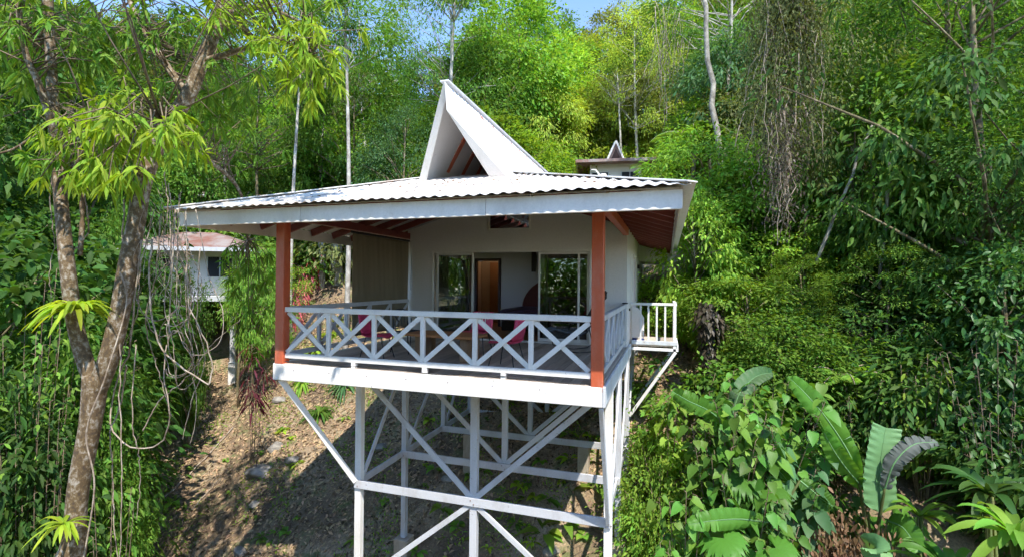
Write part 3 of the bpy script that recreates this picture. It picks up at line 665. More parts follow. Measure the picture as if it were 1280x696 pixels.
# ------------------------------------------------------------------ vegetation prototypes
def ballpts(g, n, shell=.5):
    v = nrm(g.normal(size=(n, 3))); r = g.uniform(0, 1, n) ** (1/3 * shell)
    return v * r[:, None]
def crown_geo(seed, zc, rx, rz, nclump, nleaf, L, clump_r, kind='quad', aspect=.42, droop=.5, shell=.45, flat=.55, lob=.35, zmin=None, size_var=.35):
    g = np.random.default_rng(seed)
    c = ballpts(g, nclump, shell)
    lobs = nrm(g.normal(size=(9, 3))); amp = g.uniform(-lob, lob, 9)
    k = 1 + (np.exp(-((c[:, None]-lobs[None])**2).sum(2)*2.2) * amp).sum(1)
    c = c * k[:, None] * np.array([rx, rx, rz]) + np.array([0, 0, zc])
    if zmin is not None: c[:, 2] = np.maximum(c[:, 2], zmin + g.uniform(0, .5, nclump))
    cr = clump_r * g.uniform(.5, 1.5, nclump)
    P = np.repeat(c, nleaf, 0); r = np.repeat(cr, nleaf)
    off = g.normal(size=P.shape) * .5; off[:, 2] *= flat
    P = P + off * r[:, None]
    out = nrm(P - np.array([0, 0, zc - .2*rz]))
    D = nrm(off * .9 + out * .8 + g.normal(size=P.shape)*.45 + np.array([0, 0, -droop]))
    N = nrm(np.array([0, 0, 1.]) * .9 + out * .5 + g.normal(size=P.shape)*.45)
    l = L * g.uniform(1-size_var, 1+size_var, len(P))
    return c, leaves(P, D, N, l, l*aspect, kind, fold=.3, droop=.25)
def tree_proto(seed, H, zc, rx, rz, nclump, nleaf, L, clump_r, tr=.14, kind='quad', nbranch=26, bend=.5, **kw):
    g = np.random.default_rng(seed + 99)
    c, (V, T) = crown_geo(seed, zc, rx, rz, nclump, nleaf, L, clump_r, kind, **kw)
    crown = Geo().add(V, T).mesh('crown')
    tg = Geo(); n = 12
    zz = np.linspace(-.8, zc + rz*.55, n); ph = g.uniform(0, 6.28); 
    tx = bend * np.sin(zz/ H * 3 + ph) * .5 - bend*np.sin(ph)*.5; ty = bend * np.cos(zz/H*2.3 + ph)*.4 - bend*np.cos(ph)*.4
    path = np.stack([tx, ty, zz], 1); rad = tr * (1 - .75 * np.linspace(0, 1, n)**1.2); rad[0] *= 1.5
    tg.tube(path, rad, 8)
    for i in g.permutation(nclump)[:nbranch]:
        e = c[i]; zs = min(max(e[2] - g.uniform(.4, 1.6) - .25*np.hypot(e[0], e[1]), zc - rz*1.05), zz[-1])
        s = np.array([np.interp(zs, zz, tx), np.interp(zs, zz, ty), zs]); mid = (s + e)/2 + g.normal(size=3)*.18 + np.array([0, 0, .12])
        r0 = np.interp(zs, zz, rad)*.5
        tg.tube([s, mid, e], [r0, r0*.6, .012], 5)
    return H, rx, tg.mesh('trunk', True), crown
def bush_proto(seed, r, h, nclump, nleaf, L, clump_r, kind='quad', **kw):
    c, (V, T) = crown_geo(seed, h*.45, r, h*.55, nclump, nleaf, L, clump_r, kind, zmin=.05, **kw)
    gg = Geo(); g = np.random.default_rng(seed)
    for i in g.permutation(nclump)[:14]:
        e = c[i]; gg.tube([(e[0]*.1, e[1]*.1, -.3), e*np.array([.5, .5, .6]), e], [.03, .02, .008], 4)
    return h, r, gg.mesh('stems', True), Geo().add(V, T).mesh('foliage')
P_ = {}
P_['broad1'] = tree_proto(1, 9, 6.2, 2.9, 2.9, 105, 130, .22, .78, aspect=.55, droop=.1)
P_['broad2'] = tree_proto(2, 10, 6.6, 3.1, 3.5, 110, 130, .22, .76, lob=.6, aspect=.55, droop=.15)
P_['fine1'] = tree_proto(3, 10, 6.5, 2.8, 3.6, 170, 80, .125, .62, droop=.25, tr=.12)
P_['fine2'] = tree_proto(4, 11, 7.4, 3.0, 3.6, 130, 95, .13, .70, lob=.7, droop=.2, tr=.12)
P_['airy'] = tree_proto(5, 12, 9.2, 2.8, 2.6, 95, 75, .14, .6, tr=.12, nbranch=40, lob=.7, bend=1.0)
P_['slim'] = tree_proto(6, 15, 13.0, 1.9, 2.0, 80, 80, .15, .65, tr=.12, nbranch=26, lob=.7, bend=.45)
P_['slim2'] = tree_proto(16, 15, 12.4, 2.3, 2.4, 85, 80, .15, .6, tr=.12, nbranch=30, lob=.8, bend=.6)
P_['full1'] = tree_proto(7, 7, 3.7, 2.4, 3.3, 110, 110, .18, .62, kind='quad', droop=.35, aspect=.52)
P_['full2'] = tree_proto(8, 7, 3.6, 2.5, 3.4, 100, 105, .20, .66, droop=.8, lob=.6, aspect=.36)
P_['lobed'] = tree_proto(9, 8, 5.0, 2.8, 2.7, 110, 80, .22, .62, kind='lance', droop=.8, aspect=.30)
P_['big1'] = tree_proto(10, 7, 4.1, 2.6, 2.8, 100, 75, .22, .62, kind='oval', droop=.6, aspect=.48)
P_['tall1'] = tree_proto(26, 4.2, 2.2, 1.35, 2.0, 130, 48, .18, .40, kind='lance', aspect=.36, droop=.8, tr=.05, zmin=.2)
P_['tall2'] = tree_proto(27, 4.2, 2.1, 1.4, 2.1, 120, 46, .16, .42, kind='oval', aspect=.6, droop=.6, tr=.05, zmin=.2)
P_['tall3'] = tree_proto(28, 4.0, 2.0, 1.4, 2.0, 130, 85, .12, .42, droop=.5, tr=.05, zmin=.2)
P_['dense'] = tree_proto(29, 9, 5.2, 3.0, 3.8, 150, 150, .125, .62, kind='quad', droop=.6, lob=.6, nbranch=40)
P_['dense2'] = tree_proto(30, 9, 5.2, 3.0, 3.8, 130, 85, .16, .60, kind='lance', aspect=.38, droop=.7, lob=.7, nbranch=40)
P_['bare'] = tree_proto(11, 9, 7.4, 1.6, 1.4, 30, 5, .12, .4, tr=.10, nbranch=30, lob=.5, bend=.6)
P_['bush1'] = bush_proto(21, 1.5, 1.9, 42, 105, .13, .45)
P_['bush2'] = bush_proto(22, 1.6, 2.0, 40, 85, .17, .48, droop=.6)
P_['bush3'] = bush_proto(23, 1.4, 1.5, 70, 80, .095, .38, droop=.1)
P_['bushl'] = bush_proto(24, 1.5, 2.0, 60, 42, .19, .45, kind='lance', aspect=.36, droop=.6)
P_['busho'] = bush_proto(25, 1.4, 1.9, 60, 38, .17, .42, kind='oval', aspect=.62, droop=.45)

NAMES = {}
def put(kind, x, y, H=None, sxy=1., mat='l_mid', label=None, cat='tree', group=None, name='forest_tree', barkm='bark', rz=None, zoff=0., g=random):
    h, r, tm, cm = P_[kind]
    z = float(zt(x, y)) - .15 + zoff
    sz = (H / h) if H else sxy
    sxy = min(sxy, sz*1.25)
    e = empty(name, (x, y, z), label, cat, group, g.uniform(0, 6.28) if rz is None else rz)
    e.scale = (sxy, sxy, sz)
    bush = kind.startswith('bush')
    a = link('stems' if bush else 'trunk', tm, M[barkm], e, True)
    b = link('foliage' if bush else 'crown', cm, M[mat], e, True)
    return e
def put_px(kind, px, ytop, d, sxy, mat, label, cat='tree', group=None, name='forest_tree', **kw):
    """stand a tree at survey bearing px and distance d, tall enough to reach height ytop"""
    p = at(px, ytop, d); H = p[2] - float(zt(p[0], p[1])) + .15
    H = max(H, 1.0)
    if kind.startswith('bush') and H > 2.6:
        kind = {'bush1': 'tall3', 'bush2': 'tall3', 'bush3': 'tall3', 'bushl': 'tall1', 'busho': 'tall2'}[kind]
    return put(kind, p[0], p[1], H, sxy, mat, label, cat, group, name, **kw)

def in_clear(x, y):
    """open ground kept free of big plants"""
    if -8.6 < x < 2.6 and -9 < y < 13.5: return True
    d, px = depth(x, y)
    if d < 1: return True
    if 120 < px < 445 and d < 23.5: return True
    return False
NOISE = np.random.default_rng(12)
# --- woodland rising behind everything, back to front
G1 = 'trees crowding the slope beyond the cottage'
def mats_at(px, g):
    if px < 330: return g.choice(['l_mid', 'l_dark', 'l_mid', 'l_fresh', 'l_olive'])
    if px < 560: return g.choice(['l_mid', 'l_fresh', 'l_bright', 'l_dark', 'l_olive', 'l_mid', 'l_dark'])
    if px < 810: return g.choice(['l_bright', 'l_yellow', 'l_fresh', 'l_mid', 'l_olive', 'l_bright'])
    if px < 1020: return g.choice(['l_fresh', 'l_mid', 'l_bright', 'l_olive', 'l_mid'])
    return g.choice(['l_mid', 'l_dark', 'l_dark', 'l_fresh', 'l_dark'])
KL = {'l_mid': 'mid green', 'l_dark': 'dark green', 'l_fresh': 'fresh green', 'l_olive': 'olive green', 'l_bright': 'bright green', 'l_yellow': 'yellow green', 'l_blue': 'bluish green'}
def interp(x, pts): return float(np.interp(x, [a for a, b in pts], [b for a, b in pts]))
SKY = [(-300, -60), (0, -20), (180, 10), (260, 50), (380, 70), (430, 92), (540, 80), (600, 20), (690, 18), (735, 34), (790, 30), (830, -20), (1000, -90), (1500, -120)]
def sector(px): return 'left of the cottage' if px < 330 else ('behind the cottage' if px < 820 else 'right of the cottage')
for d, step, kinds, drop in ((62, 50, ('broad2', 'broad1', 'broad2'), 0), (48, 52, ('broad1', 'broad2', 'full1'), 22), (37, 56, ('full2', 'broad1', 'broad2', 'full1'), 62), (29, 60, ('broad2', 'full1', 'broad1', 'lobed'), 110), (22.5, 66, ('full2', 'full1', 'lobed', 'broad1'), 160)):
    x = -180
    while x < 1470:
        px = x + random.uniform(-.3, .3)*step; x += step
        dd = d * random.uniform(.92, 1.08)
        p = at(px, 300, dd)
        if in_clear(p[0], p[1]) or (dd < 26 and 400 < px < 870): continue
        if 670 < px < 870 and dd < 33: continue
        if 235 < px < 320 and dd < 31: continue
        yt = interp(px, SKY) + drop * (1 if px < 830 else .8) + random.uniform(-14, 34)
        m = mats_at(px, random); k = random.choice(kinds)
        H = at(px, yt, dd)[2] - float(zt(p[0], p[1]))
        if H < 3: continue
        s = d*step/FOC/ P_[k][1] * .92
        s = max(min(s, 2.4), H/P_[k][0]*.78)
        put(k, p[0], p[1], H, s, m, KL[m] + ' leafy tree in the forest wall ' + sector(px), 'tree', 'forest trees ' + sector(px), 'forest_tree', random.choice(['bark', 'bark_pale']) if False else 'bark')
# --- shrubs that hide the floor of the forest
for i in range(900):
    x = random.uniform(-42, 46); y = random.uniform(-1, 42)
    d, px = depth(x, y)
    if d < 7.5 or px < -90 or px > 1400 or in_clear(x, y): continue
    if -17.5 < x < -8 and y < 16 and px > 110: continue
    if d > 30 and random.random() < .55: continue
    if px < 300 and d < 12: continue
    if px > 800 and px < 1290 and d < 9.5: continue
    if 130 < px < 345 and d < 24: continue
    if 650 < px < 910 and d < 31.5: continue
    NAMES['n'] = NAMES.get('n', 0) + 1
    if NAMES['n'] > 285: break
    m = mats_at(px, random); k = random.choice(['bush1', 'bush2', 'bush3', 'bush2', 'bushl', 'busho'] if d < 22 else ['bush1', 'bush2'])
    s = random.uniform(.8, 1.5) * (1 if d < 20 else 1.5)
    put(k, x, y, None, s, m, KL[m] + ' shrub in the undergrowth ' + sector(px), 'shrub', 'undergrowth shrubs ' + sector(px), 'shrub')

# --- trees one can pick out, from the left to the right of the view
pp = put_px
pp('slim', 287, 20, 26, .9, 'l_mid', 'thin pale trunk standing behind the left tree crown', name='slender_tree', barkm='bark_pale')
pp('slim2', 368, -60, 22, .9, 'l_mid', 'tall slim white trunk rising behind the left half of the roof', name='slender_tree', barkm='bark_pale')
pp('slim', 437, -40, 20, 1.0, 'l_mid', 'tallest slim mottled trunk leaning right above the low roof edge', name='slender_tree', barkm='bark_pale')
pp('slim2', 404, 40, 27, .8, 'l_olive', 'thin grey trunk between two taller white trunks', name='slender_tree', barkm='bark_pale')
pp('airy', 333, 60, 24, .9, 'l_mid', 'crooked dark trunk behind the lime leaf sprays', name='crooked_tree')
pp('slim', 566, -90, 27, 1.3, 'l_fresh', 'thick pale trunk rising straight behind the gable point', name='slender_tree', barkm='bark_pale')
pp('airy', 545, -20, 30, 1.2, 'l_mid', 'tall open crowned tree to the left of the gable point', name='tall_tree', barkm='bark_pale')
pp('airy', 470, -10, 36, 1.3, 'l_mid', 'tall open crowned tree against the gap of blue sky', name='tall_tree', barkm='bark_pale')
pp('fine1', 500, 110, 23, .8, 'l_blue', 'dense dark bushy tree to the left of the white gable', name='bushy_tree')
pp('broad1', 640, 0, 33, 1.2, 'l_fresh', 'spreading tree above and right of the gable point', name='tall_tree')
pp('bare', 778, 78, 34, 1.1, 'l_olive', 'bare white trunk with forked top above the small grey cottage', name='bare_tree', barkm='bark_pale')
pp('fine2', 800, 0, 34, 1.1, 'l_yellow', 'yellow green creeper hung tree at the edge of the sky gap', name='creeper_tree', barkm='bark_pale')
pp('airy', 893, -80, 24, 1.2, 'l_mid', 'tree with a forked white trunk at the top right of centre', name='forked_tree', barkm='bark_pale')
pp('lobed', 925, 10, 22, 1.0, 'l_blue', 'pale bluish large leaved tree beside the vine curtain', name='broadleaf_tree')
pp('lobed', 900, 150, 17, 1.0, 'l_fresh', 'drooping long leaved tree just past the roof corner', name='broadleaf_tree')
pp('big1', 872, 232, 14.5, .5, 'l_bright', 'sunlit broad leaved sapling right of the eave', name='broadleaf_sapling')
pp('big1', 930, 200, 16, .8, 'l_fresh', 'broad leaved sapling below the vine curtain', name='broadleaf_sapling')
pp('dense', 1075, -60, 18, 1.15, 'l_fresh', 'tall fresh green tree right of the vine curtain', name='tall_tree')
pp('dense', 1175, -120, 15, 1.1, 'l_mid', 'big dark overhanging tree at the upper right', name='tall_tree')
pp('dense2', 1250, -160, 11.5, 1.15, 'l_dark', 'close overhanging broad leaved tree in the upper right corner', name='overhanging_tree')
pp('dense', 1300, 30, 11, .9, 'l_dark', 'dark shaded tree on the far right edge', name='overhanging_tree')
pp('dense2', 1080, 170, 14.5, .7, 'l_mid', 'dark bushy tree with leaning pale trunks before it', name='bushy_tree')
pp('bare', 1112, 175, 13.5, .6, 'l_mid', 'short white upright trunk in the right hand thicket', name='bare_tree', barkm='bark_pale')
pp('big1', 1270, 285, 9.6, .55, 'l_gloss', 'dark glossy big leaved bush low on the right edge', 'bush', name='glossy_bush')
pp('dense2', 1110, 330, 12, .6, 'l_fresh', 'fresh green drooping sapling in the middle of the right thicket', name='broadleaf_sapling')
pp('dense', 1000, 320, 13.5, .6, 'l_bright', 'rounded sunlit bush with tiny leaves below the saplings', 'bush', name='rounded_bush')
pp('big1', 930, 340, 13, .5, 'l_bright', 'bright green bush beyond the side balcony', 'bush', name='rounded_bush')
pp('full1', 840, 335, 15, .62, 'l_bright', 'bright bush straight behind the side balcony rail', 'bush', name='rounded_bush')
pp('broad1', 882, 315, 16.5, .5, 'l_bright', 'bright leafy mound under the roof corner', 'bush', name='rounded_bush')
pp('bush1', 985, 395, 11.5, 1.1, 'l_fresh', 'green mound of leaves right of the brown leaved pillar', 'bush', name='rounded_bush')
pp('bushl', 1075, 425, 11.3, .9, 'l_fresh', 'glossy long leaved shrub above the banana plant', 'shrub', name='leafy_shrub')
pp('busho', 1160, 470, 10.6, .8, 'l_bright', 'bright oval leaved shrub to the right of the banana plant', 'shrub', name='leafy_shrub')
pp('bushl', 1265, 480, 9.4, .8, 'l_gloss', 'dark long leaved shrub on the lower right edge', 'shrub', name='leafy_shrub')
pp('bush3', 828, 545, 9.8, .75, 'l_bright', 'small leaved lime shrub beside the right stilts', 'shrub', name='fine_shrub')
pp('bush1', 850, 610, 9.3, .7, 'l_fresh', 'low leafy shrub at the foot of the right stilts', 'shrub', name='fine_shrub')
pp('bush2', 870, 470, 11.5, 1.0, 'l_mid', 'shrub below the side balcony strut', 'shrub', name='fine_shrub')
pp('bush1', 1050, 560, 11.2, 1.0, 'l_dark', 'dark shrub in the shade behind the banana stems', 'shrub', name='fine_shrub')
pp('bush2', 1180, 580, 10.6, .9, 'l_dark', 'dark shrub behind the long strap leaves', 'shrub', name='fine_shrub')
pp('big1', 955, 285, 15, .62, 'l_bright', 'sunlit broad leaved sapling straight under the hanging vines', name='broadleaf_sapling')
pp('big1', 1170, 300, 12.5, .6, 'l_mid', 'broad leaved sapling in the middle of the right thicket', name='broadleaf_sapling')
pp('lobed', 1010, 235, 15.5, .6, 'l_fresh', 'drooping sapling just right of the vine curtain foot', name='broadleaf_sapling')
pp('lobed', 1215, 130, 12.5, .8, 'l_mid', 'drooping long leaved tree in the upper right thicket', name='broadleaf_tree')
pp('big1', 1100, 60, 14, .8, 'l_fresh', 'broad leaved crown high in the right hand thicket', name='broadleaf_tree')
pp('big1', 1255, 380, 10.6, .8, 'l_dark', 'dark broad leaved bush behind the glossy right edge bush', 'bush', name='glossy_bush')
pp('bushl', 1105, 520, 10.8, .9, 'l_dark', 'dark tall shrub right behind the pale banana leaf', 'shrub', name='leafy_shrub')
pp('bush2', 1030, 600, 10.4, .9, 'l_dark', 'low dark shrub behind the dead leaf heap', 'shrub', name='leafy_shrub')
pp('busho', 1120, 610, 10.4, .8, 'l_mid', 'oval leaved shrub low behind the banana stalks', 'shrub', name='leafy_shrub')
pp('bushl', 1215, 545, 9.6, .8, 'l_mid', 'long leaved shrub behind the corner strap leaves', 'shrub', name='leafy_shrub')
pp('busho', 1290, 560, 8.6, .8, 'l_dark', 'dark oval leaved shrub against the right edge', 'shrub', name='leafy_shrub')
pp('busho', 960, 430, 12.2, .9, 'l_mid', 'oval leaved shrub above the heart leaved shrubs', 'shrub', name='leafy_shrub')
pp('bush1', 960, 560, 10.8, .8, 'l_dark', 'dark shrub under the heart leaved shrubs', 'shrub', name='leafy_shrub')
pp('lobed', 690, 95, 34, 1.0, 'l_yellow', 'yellow green drooping tree right of the white gable slope', name='bushy_tree')
pp('broad1', 600, 60, 30, .8, 'l_mid', 'mid green tree directly behind the gable point', name='bushy_tree')
pp('broad2', 450, 75, 27, .8, 'l_mid', 'round headed tree between the slim trunks and the gable', name='bushy_tree')
pp('broad1', 395, 120, 28, .8, 'l_fresh', 'fresh leafy tree low behind the slim trunks', name='bushy_tree')
pp('full1', 150, 235, 18, .42, 'l_mid', 'leafy tree half covering the roof of the cabin at the left', name='garden_tree')
pp('broad1', 262, 140, 26, .7, 'l_mid', 'leafy tree above the left eave end, hiding the far cabin', name='garden_tree')
pp('full1', 238, 318, 16.5, .26, 'l_mid', 'slim leafy sapling standing before the right corner of the cabin', name='garden_tree')
pp('busho', 190, 330, 17.5, .8, 'l_dark', 'dark shrub under the cabin floor at the left', 'shrub', name='garden_shrub')
# left thicket
pp('big1', -20, 250, 11.5, 1.3, 'l_dark', 'dark leafy tree on the left edge of the view', name='thicket_tree')
pp('lobed', 50, 300, 12.5, .9, 'l_mid', 'leafy tree behind the twin trunks, halfway up', name='thicket_tree')
pp('broad2', -110, -60, 15, 1.2, 'l_dark', 'dark tall tree in the upper left corner', name='thicket_tree')
pp('full2', 95, 20, 19, 1.2, 'l_dark', 'dark crown behind the near tree at the upper left', name='thicket_tree')
pp('full1', 140, 150, 27, 1.0, 'l_dark', 'shaded tree in front of the cabin roof at the left', name='thicket_tree')
pp('full1', 30, 210, 16, 1.2, 'l_dark', 'shaded bushy tree behind the left thicket', name='thicket_tree')
pp('bushl', 10, 470, 8.8, .95, 'l_dark', 'sunlit drooping shrub at the left edge', 'shrub', name='thicket_shrub')
pp('bushl', 72, 425, 10.2, .95, 'l_mid', 'drooping shrub left of the forked trunk', 'shrub', name='thicket_shrub')
pp('busho', 45, 560, 8.9, .6, 'l_dark', 'low shrub at the foot of the left thicket', 'shrub', name='thicket_shrub')
pp('bushl', 150, 440, 12.5, .65, 'l_mid', 'shrub behind the dangling roots', 'shrub', name='thicket_shrub')
pp('bush2', 138, 560, 10.4, .5, 'l_fresh', 'low sunlit shrub touching the forked trunk', 'shrub', name='thicket_shrub')
pp('lobed', 318, 285, 18, .38, 'l_fresh', 'feathery tree under the left end of the eave', name='garden_tree')
pp('fine1', 325, 300, 20, .6, 'l_bright', 'small bright tree left of the red corner post', name='garden_tree')
pp('bush3', 405, 290, 30, 1.5, 'l_olive', 'olive bush at the top of the garden slope seen across the deck', 'bush', name='garden_bush')
pp('fine1', 380, 230, 32, 1.1, 'l_mid', 'shady tree closing the garden view across the deck', name='garden_tree')
# trees down in the valley behind the viewpoint (they show as reflections in the glass doors)
for x, y, k, s in ((-9, -26, 'broad2', 1.9), (-2, -29, 'full2', 2.2), (5, -27, 'broad1', 2.0), (12, -25, 'full1', 2.2), (-16, -25, 'full1', 2.2), (-23, -24, 'full2', 2.2), (18, -24, 'broad2', 2.), (-5, -36, 'full1', 3), (8, -38, 'full2', 3), (-20, -36, 'full1', 3)):
    put(k, x, y, 23, s, 'l_fresh', 'valley tree below and behind the viewpoint, facing the glass doors', 'tree', 'valley trees facing the glass doors', 'valley_tree')

# --- leaning trunks and dead poles
def pole(pts, rad, mat, label, cat='dead tree', name='leaning_tree', n=7):
    g = Geo().tube(pts, rad, n); o = link(name, g.mesh(name, True), M[mat]); tag(o, label, cat); return o
def wob(a, b, n, amp, g=rng):
    a = np.asarray(a); b = np.asarray(b); t = np.linspace(0, 1, n)[:, None]
    w = g.normal(size=(n, 3))*amp; w[0] = 0
    return a + (b-a)*t + w
def down(p): return np.array([p[0], p[1], float(zt(p[0], p[1])) - .2])
pole(np.vstack([wob(at(1020, 330, 13.2), at(1092, 150, 12.6), 9, .03)]), np.linspace(.05, .03, 9), 'bark_grey', 'pale thin trunk leaning right in the right hand thicket')
pole(wob(at(1100, 360, 13.), at(1116, 190, 12.4), 8, .025), .045, 'bark_grey', 'upright white trunk in the right hand thicket, right of the leaning one')
pole(wob(at(905, 260, 18), at(878, -20, 19), 10, .08), np.linspace(.13, .08, 10), 'bark_grey', 'pale bare trunk at the top edge, right of the sky gap')
p = at(404, 345, 25); pole(wob(down(p), at(402, 300, 25), 6, .05), .16, 'bark_pale', 'stout white trunk on the garden slope nearest the red post', 'stump', 'tree_stump')
p = at(421, 345, 25); pole(wob(down(p), at(422, 285, 25), 6, .06), .30, 'bark_pale', 'broad white stump on the garden slope beside the canvas blind', 'stump', 'tree_stump')

# --- vine curtain
def strands(cx, cy0, cy1, d, halfw, n, rad, seed, leafn, name, label, mats, topspread=.4, leafL=.09):
    g = np.random.default_rng(seed); t0 = at(cx, cy0, d); e = empty(name, down(t0), label, 'vine')
    gt = Geo(); P = []
    for i in range(n):
        a = at(cx + g.normal()*halfw*topspread, cy0 + g.uniform(-20, 40), d + g.normal()*.5)
        b = at(cx + g.normal()*halfw*.6, cy0 + (cy1-cy0)*g.uniform(.45, 1.05), d + g.normal()*.5)
        b = np.array([a[0] + (b[0]-a[0])*.8, a[1] + (b[1]-a[1])*.8, b[2]])
        k = 12; w = wob(a, b, k, .05, g); gt.tube(w, rad*g.uniform(.5, 1.4), 4)
        q = g.uniform(0, 1, leafn)[:, None]; P.append(a + (b-a)*q + g.normal(size=(leafn, 3))*.24)
    P = np.vstack(P); D = g.normal(size=P.shape)*.6 + np.array([0, 0, -.9]); N = g.normal(size=P.shape) + np.array([0, -.5, .6])
    a = link('stems', gt.mesh('stems', True), M[mats[0]]); child_world(a, e)
    b = link('foliage', Geo().add(*leaves(P, D, N, leafL*g.uniform(.6, 1.5, len(P)), leafL*.5)).mesh('foliage'), M[mats[1]]); child_world(b, e)
    return e
strands(985, -60, 190, 12.5, 60, 60, .009, 31, 230, 'vine_curtain', 'tall curtain of dry brown and green vines hanging right of centre', ('vine', 'l_olive'))
strands(978, 120, 300, 12.6, 26, 40, .007, 32, 45, 'vine_curtain', 'thin dry strands hanging below the olive vine curtain', ('vine', 'l_ivy'))
pp('fine2', 1005, -110, 14.2, .5, 'l_olive', 'olive leaved tree carrying the vine curtain', name='vine_draped_tree')
strands(838, 20, 160, 23, 30, 30, .014, 33, 60, 'creeper_sprays', 'yellow creeper sprays hanging at the edge of the sky gap', ('vine', 'l_yellow'))
# ivy pillar beyond the balcony
g_ = np.random.default_rng(41); p = at(886, 440, 12.5); e = empty('ivy_pillar', down(p), 'narrow pillar of dark brown leaves beyond the side balcony', 'climber')
zs = g_.uniform(float(down(p)[2]), at(886, 378, 12.5)[2], 900); an = g_.uniform(0, 6.28, 900); rr = (.20 + .10*np.sin(zs*3.1) + .05*np.sin(zs*7.3 + an))*g_.uniform(.5, 1.35, 900)
P = np.stack([p[0] + np.cos(an)*rr, p[1] + np.sin(an)*rr, zs], 1); D = np.stack([np.cos(an), np.sin(an), -1.3*np.ones(900)], 1) + g_.normal(size=P.shape)*.3; N = np.stack([np.cos(an), np.sin(an), .5*np.ones(900)], 1)
a = link('foliage', Geo().add(*leaves(P, D, N, .15*g_.uniform(.7, 1.3, 900), .10, 'heart')).mesh('foliage'), M['l_ivy']); child_world(a, e)
a = link('trunk', Geo().tube([down(p), (p[0], p[1], at(886, 382, 12.5)[2])], .14, 8).mesh('trunk', True), M['bark']); child_world(a, e)

# --- tree ferns and palm fronds
def frond(geo, base, dir_, L, n=22, leafL=.35, sag=.55, wl=.16):
    d = nrm(np.array([dir_[0], dir_[1], 0.])); ts = np.linspace(0, 1, 14)
    path = np.array([base + d*L*t*(1-.15*t) + np.array([0, 0, L*(dir_[2]*t - sag*t*t)]) for t in ts])
    geo[0].tube(path, np.linspace(.02, .005, 14), 4)
    t = np.linspace(.12, 1, n); P = np.stack([np.interp(t, ts, path[:, i]) for i in range(3)], 1)
    s = np.cross(d, [0, 0, 1.]); tl = leafL*np.sin(np.pi*(t*.85+.12))[:, None]
    for sg in (-1, 1):
        D = s[None]*sg + d[None]*.5 + np.array([0, 0, -.25]); D = np.repeat(D, n, 0)
        geo[1].append((P, D, np.repeat(np.array([[0, 0, 1.]]), n, 0), tl[:, 0], tl[:, 0]*wl))
def fern(px, py, d, L, nf, label, mat='l_fresh', name='tree_fern', cat='tree fern', trunk_r=.09):
    p = at(px, py, d); e = empty(name, down(p), label, cat); g = np.random.default_rng(int(px)); A = (Geo(), [])
    for i in range(nf):
        a = i*2.4 + g.uniform(-.3, .3); frond(A, p, (math.cos(a), math.sin(a), g.uniform(.35, .75)), L*g.uniform(.8, 1.1), 34, L*.24)
    o = link('trunk', Geo().tube(wob(down(p), p, 6, .03), trunk_r, 7).mesh('trunk', True), M['bark']); child_world(o, e)
    q = [np.concatenate([a[k] for a in A[1]]) for k in range(5)]
    o = link('fronds', Geo().add(*leaves(*q)).mesh('fronds'), M[mat]); child_world(o, e)
    o = link('frond_stalks', A[0].mesh('stalks', True), M['vine']); child_world(o, e)
fern(868, 172, 20, 2.0, 16, 'tree fern with long pale fronds above the small grey cottage', 'l_fresh')
fern(1055, 470, 10.6, 1.0, 9, 'feathery fern above the long banana leaf', 'l_fresh', trunk_r=.04)
fern(300, 395, 18, 1.1, 10, 'feathery fern right of the vine tangle', 'l_mid', trunk_r=.05)
fern(352, 400, 19, .9, 9, 'small fern left of the red corner post', 'l_fresh', trunk_r=.04)

# --- the near forked tree
def wpath(lst): return np.array([at(*q) for q in lst])
def smooth(P, n):
    P = np.asarray(P); t = np.linspace(0, 1, len(P)); u = np.linspace(0, 1, n); out = []
    for k in u:
        i = min(int(k*(len(P)-1)), len(P)-2); f = k*(len(P)-1) - i
        p0 = P[max(i-1, 0)]; p1 = P[i]; p2 = P[i+1]; p3 = P[min(i+2, len(P)-1)]
        out.append(.5*((2*p1) + (-p0+p2)*f + (2*p0-5*p1+4*p2-p3)*f*f + (-p0+3*p1-3*p2+p3)*f**3))
    return np.array(out)
TD = 6.6
base = at(84, 760, TD); root = down(base)
near = empty('forked_tree', root, 'near forked tree with lichen spotted trunks and lime leaf sprays', 'tree')
trunkg = Geo()
low = smooth(np.vstack([[root], wpath([(84, 760, TD), (92, 680, TD), (98, 610, TD), (113, 530, TD), (120, 468, TD)])]), 26)
trunkg.tube(low, np.interp(np.linspace(0, 1, 26), [0, .3, .5, .8, 1], [.24, .17, .12, .125, .15]), 14)
limbL = smooth(wpath([(122, 492, TD), (106, 450, TD), (93, 400, TD-.05), (84, 330, TD-.1), (78, 270, TD), (72, 200, TD+.1), (66, 120, TD+.2), (62, 40, TD+.3), (58, -60, TD+.4)]), 30)
limbR = smooth(wpath([(118, 492, TD), (136, 448, TD), (150, 390, TD), (160, 330, TD+.05), (170, 280, TD+.1), (180, 225, TD+.2), (205, 165, TD+.4), (235, 120, TD+.5), (252, 78, TD+.6), (275, 20, TD+.7), (300, -70, TD+.9)]), 34)
trunkg.tube(limbL, np.linspace(.105, .055, 30), 12); trunkg.tube(limbR, np.linspace(.125, .09, 34), 12)
def limb(lst, r0, r1, n=14): 
    P = smooth(wpath(lst), n); trunkg.tube(P, np.linspace(r0, r1, n), 7); return P
B = [limbL, limbR]
B.append(limb([(73, 190, TD+.1), (95, 215, TD), (103, 260, TD), (100, 320, TD)], .035, .03))
B.append(limb([(72, 180, TD), (50, 110, TD-.2), (30, 60, TD-.3), (20, -20, TD-.4)], .05, .03))
B.append(limb([(70, 165, TD), (100, 175, TD-.4), (150, 165, TD-.8), (200, 150, TD-1.)], .04, .015))
B.append(limb([(180, 225, TD+.2), (160, 190, TD-.3), (120, 170, TD-.6)], .04, .015))
B.append(limb([(252, 78, TD+.6), (310, 60, TD+.5), (350, 50, TD+.3), (385, 70, TD+.2)], .05, .015))
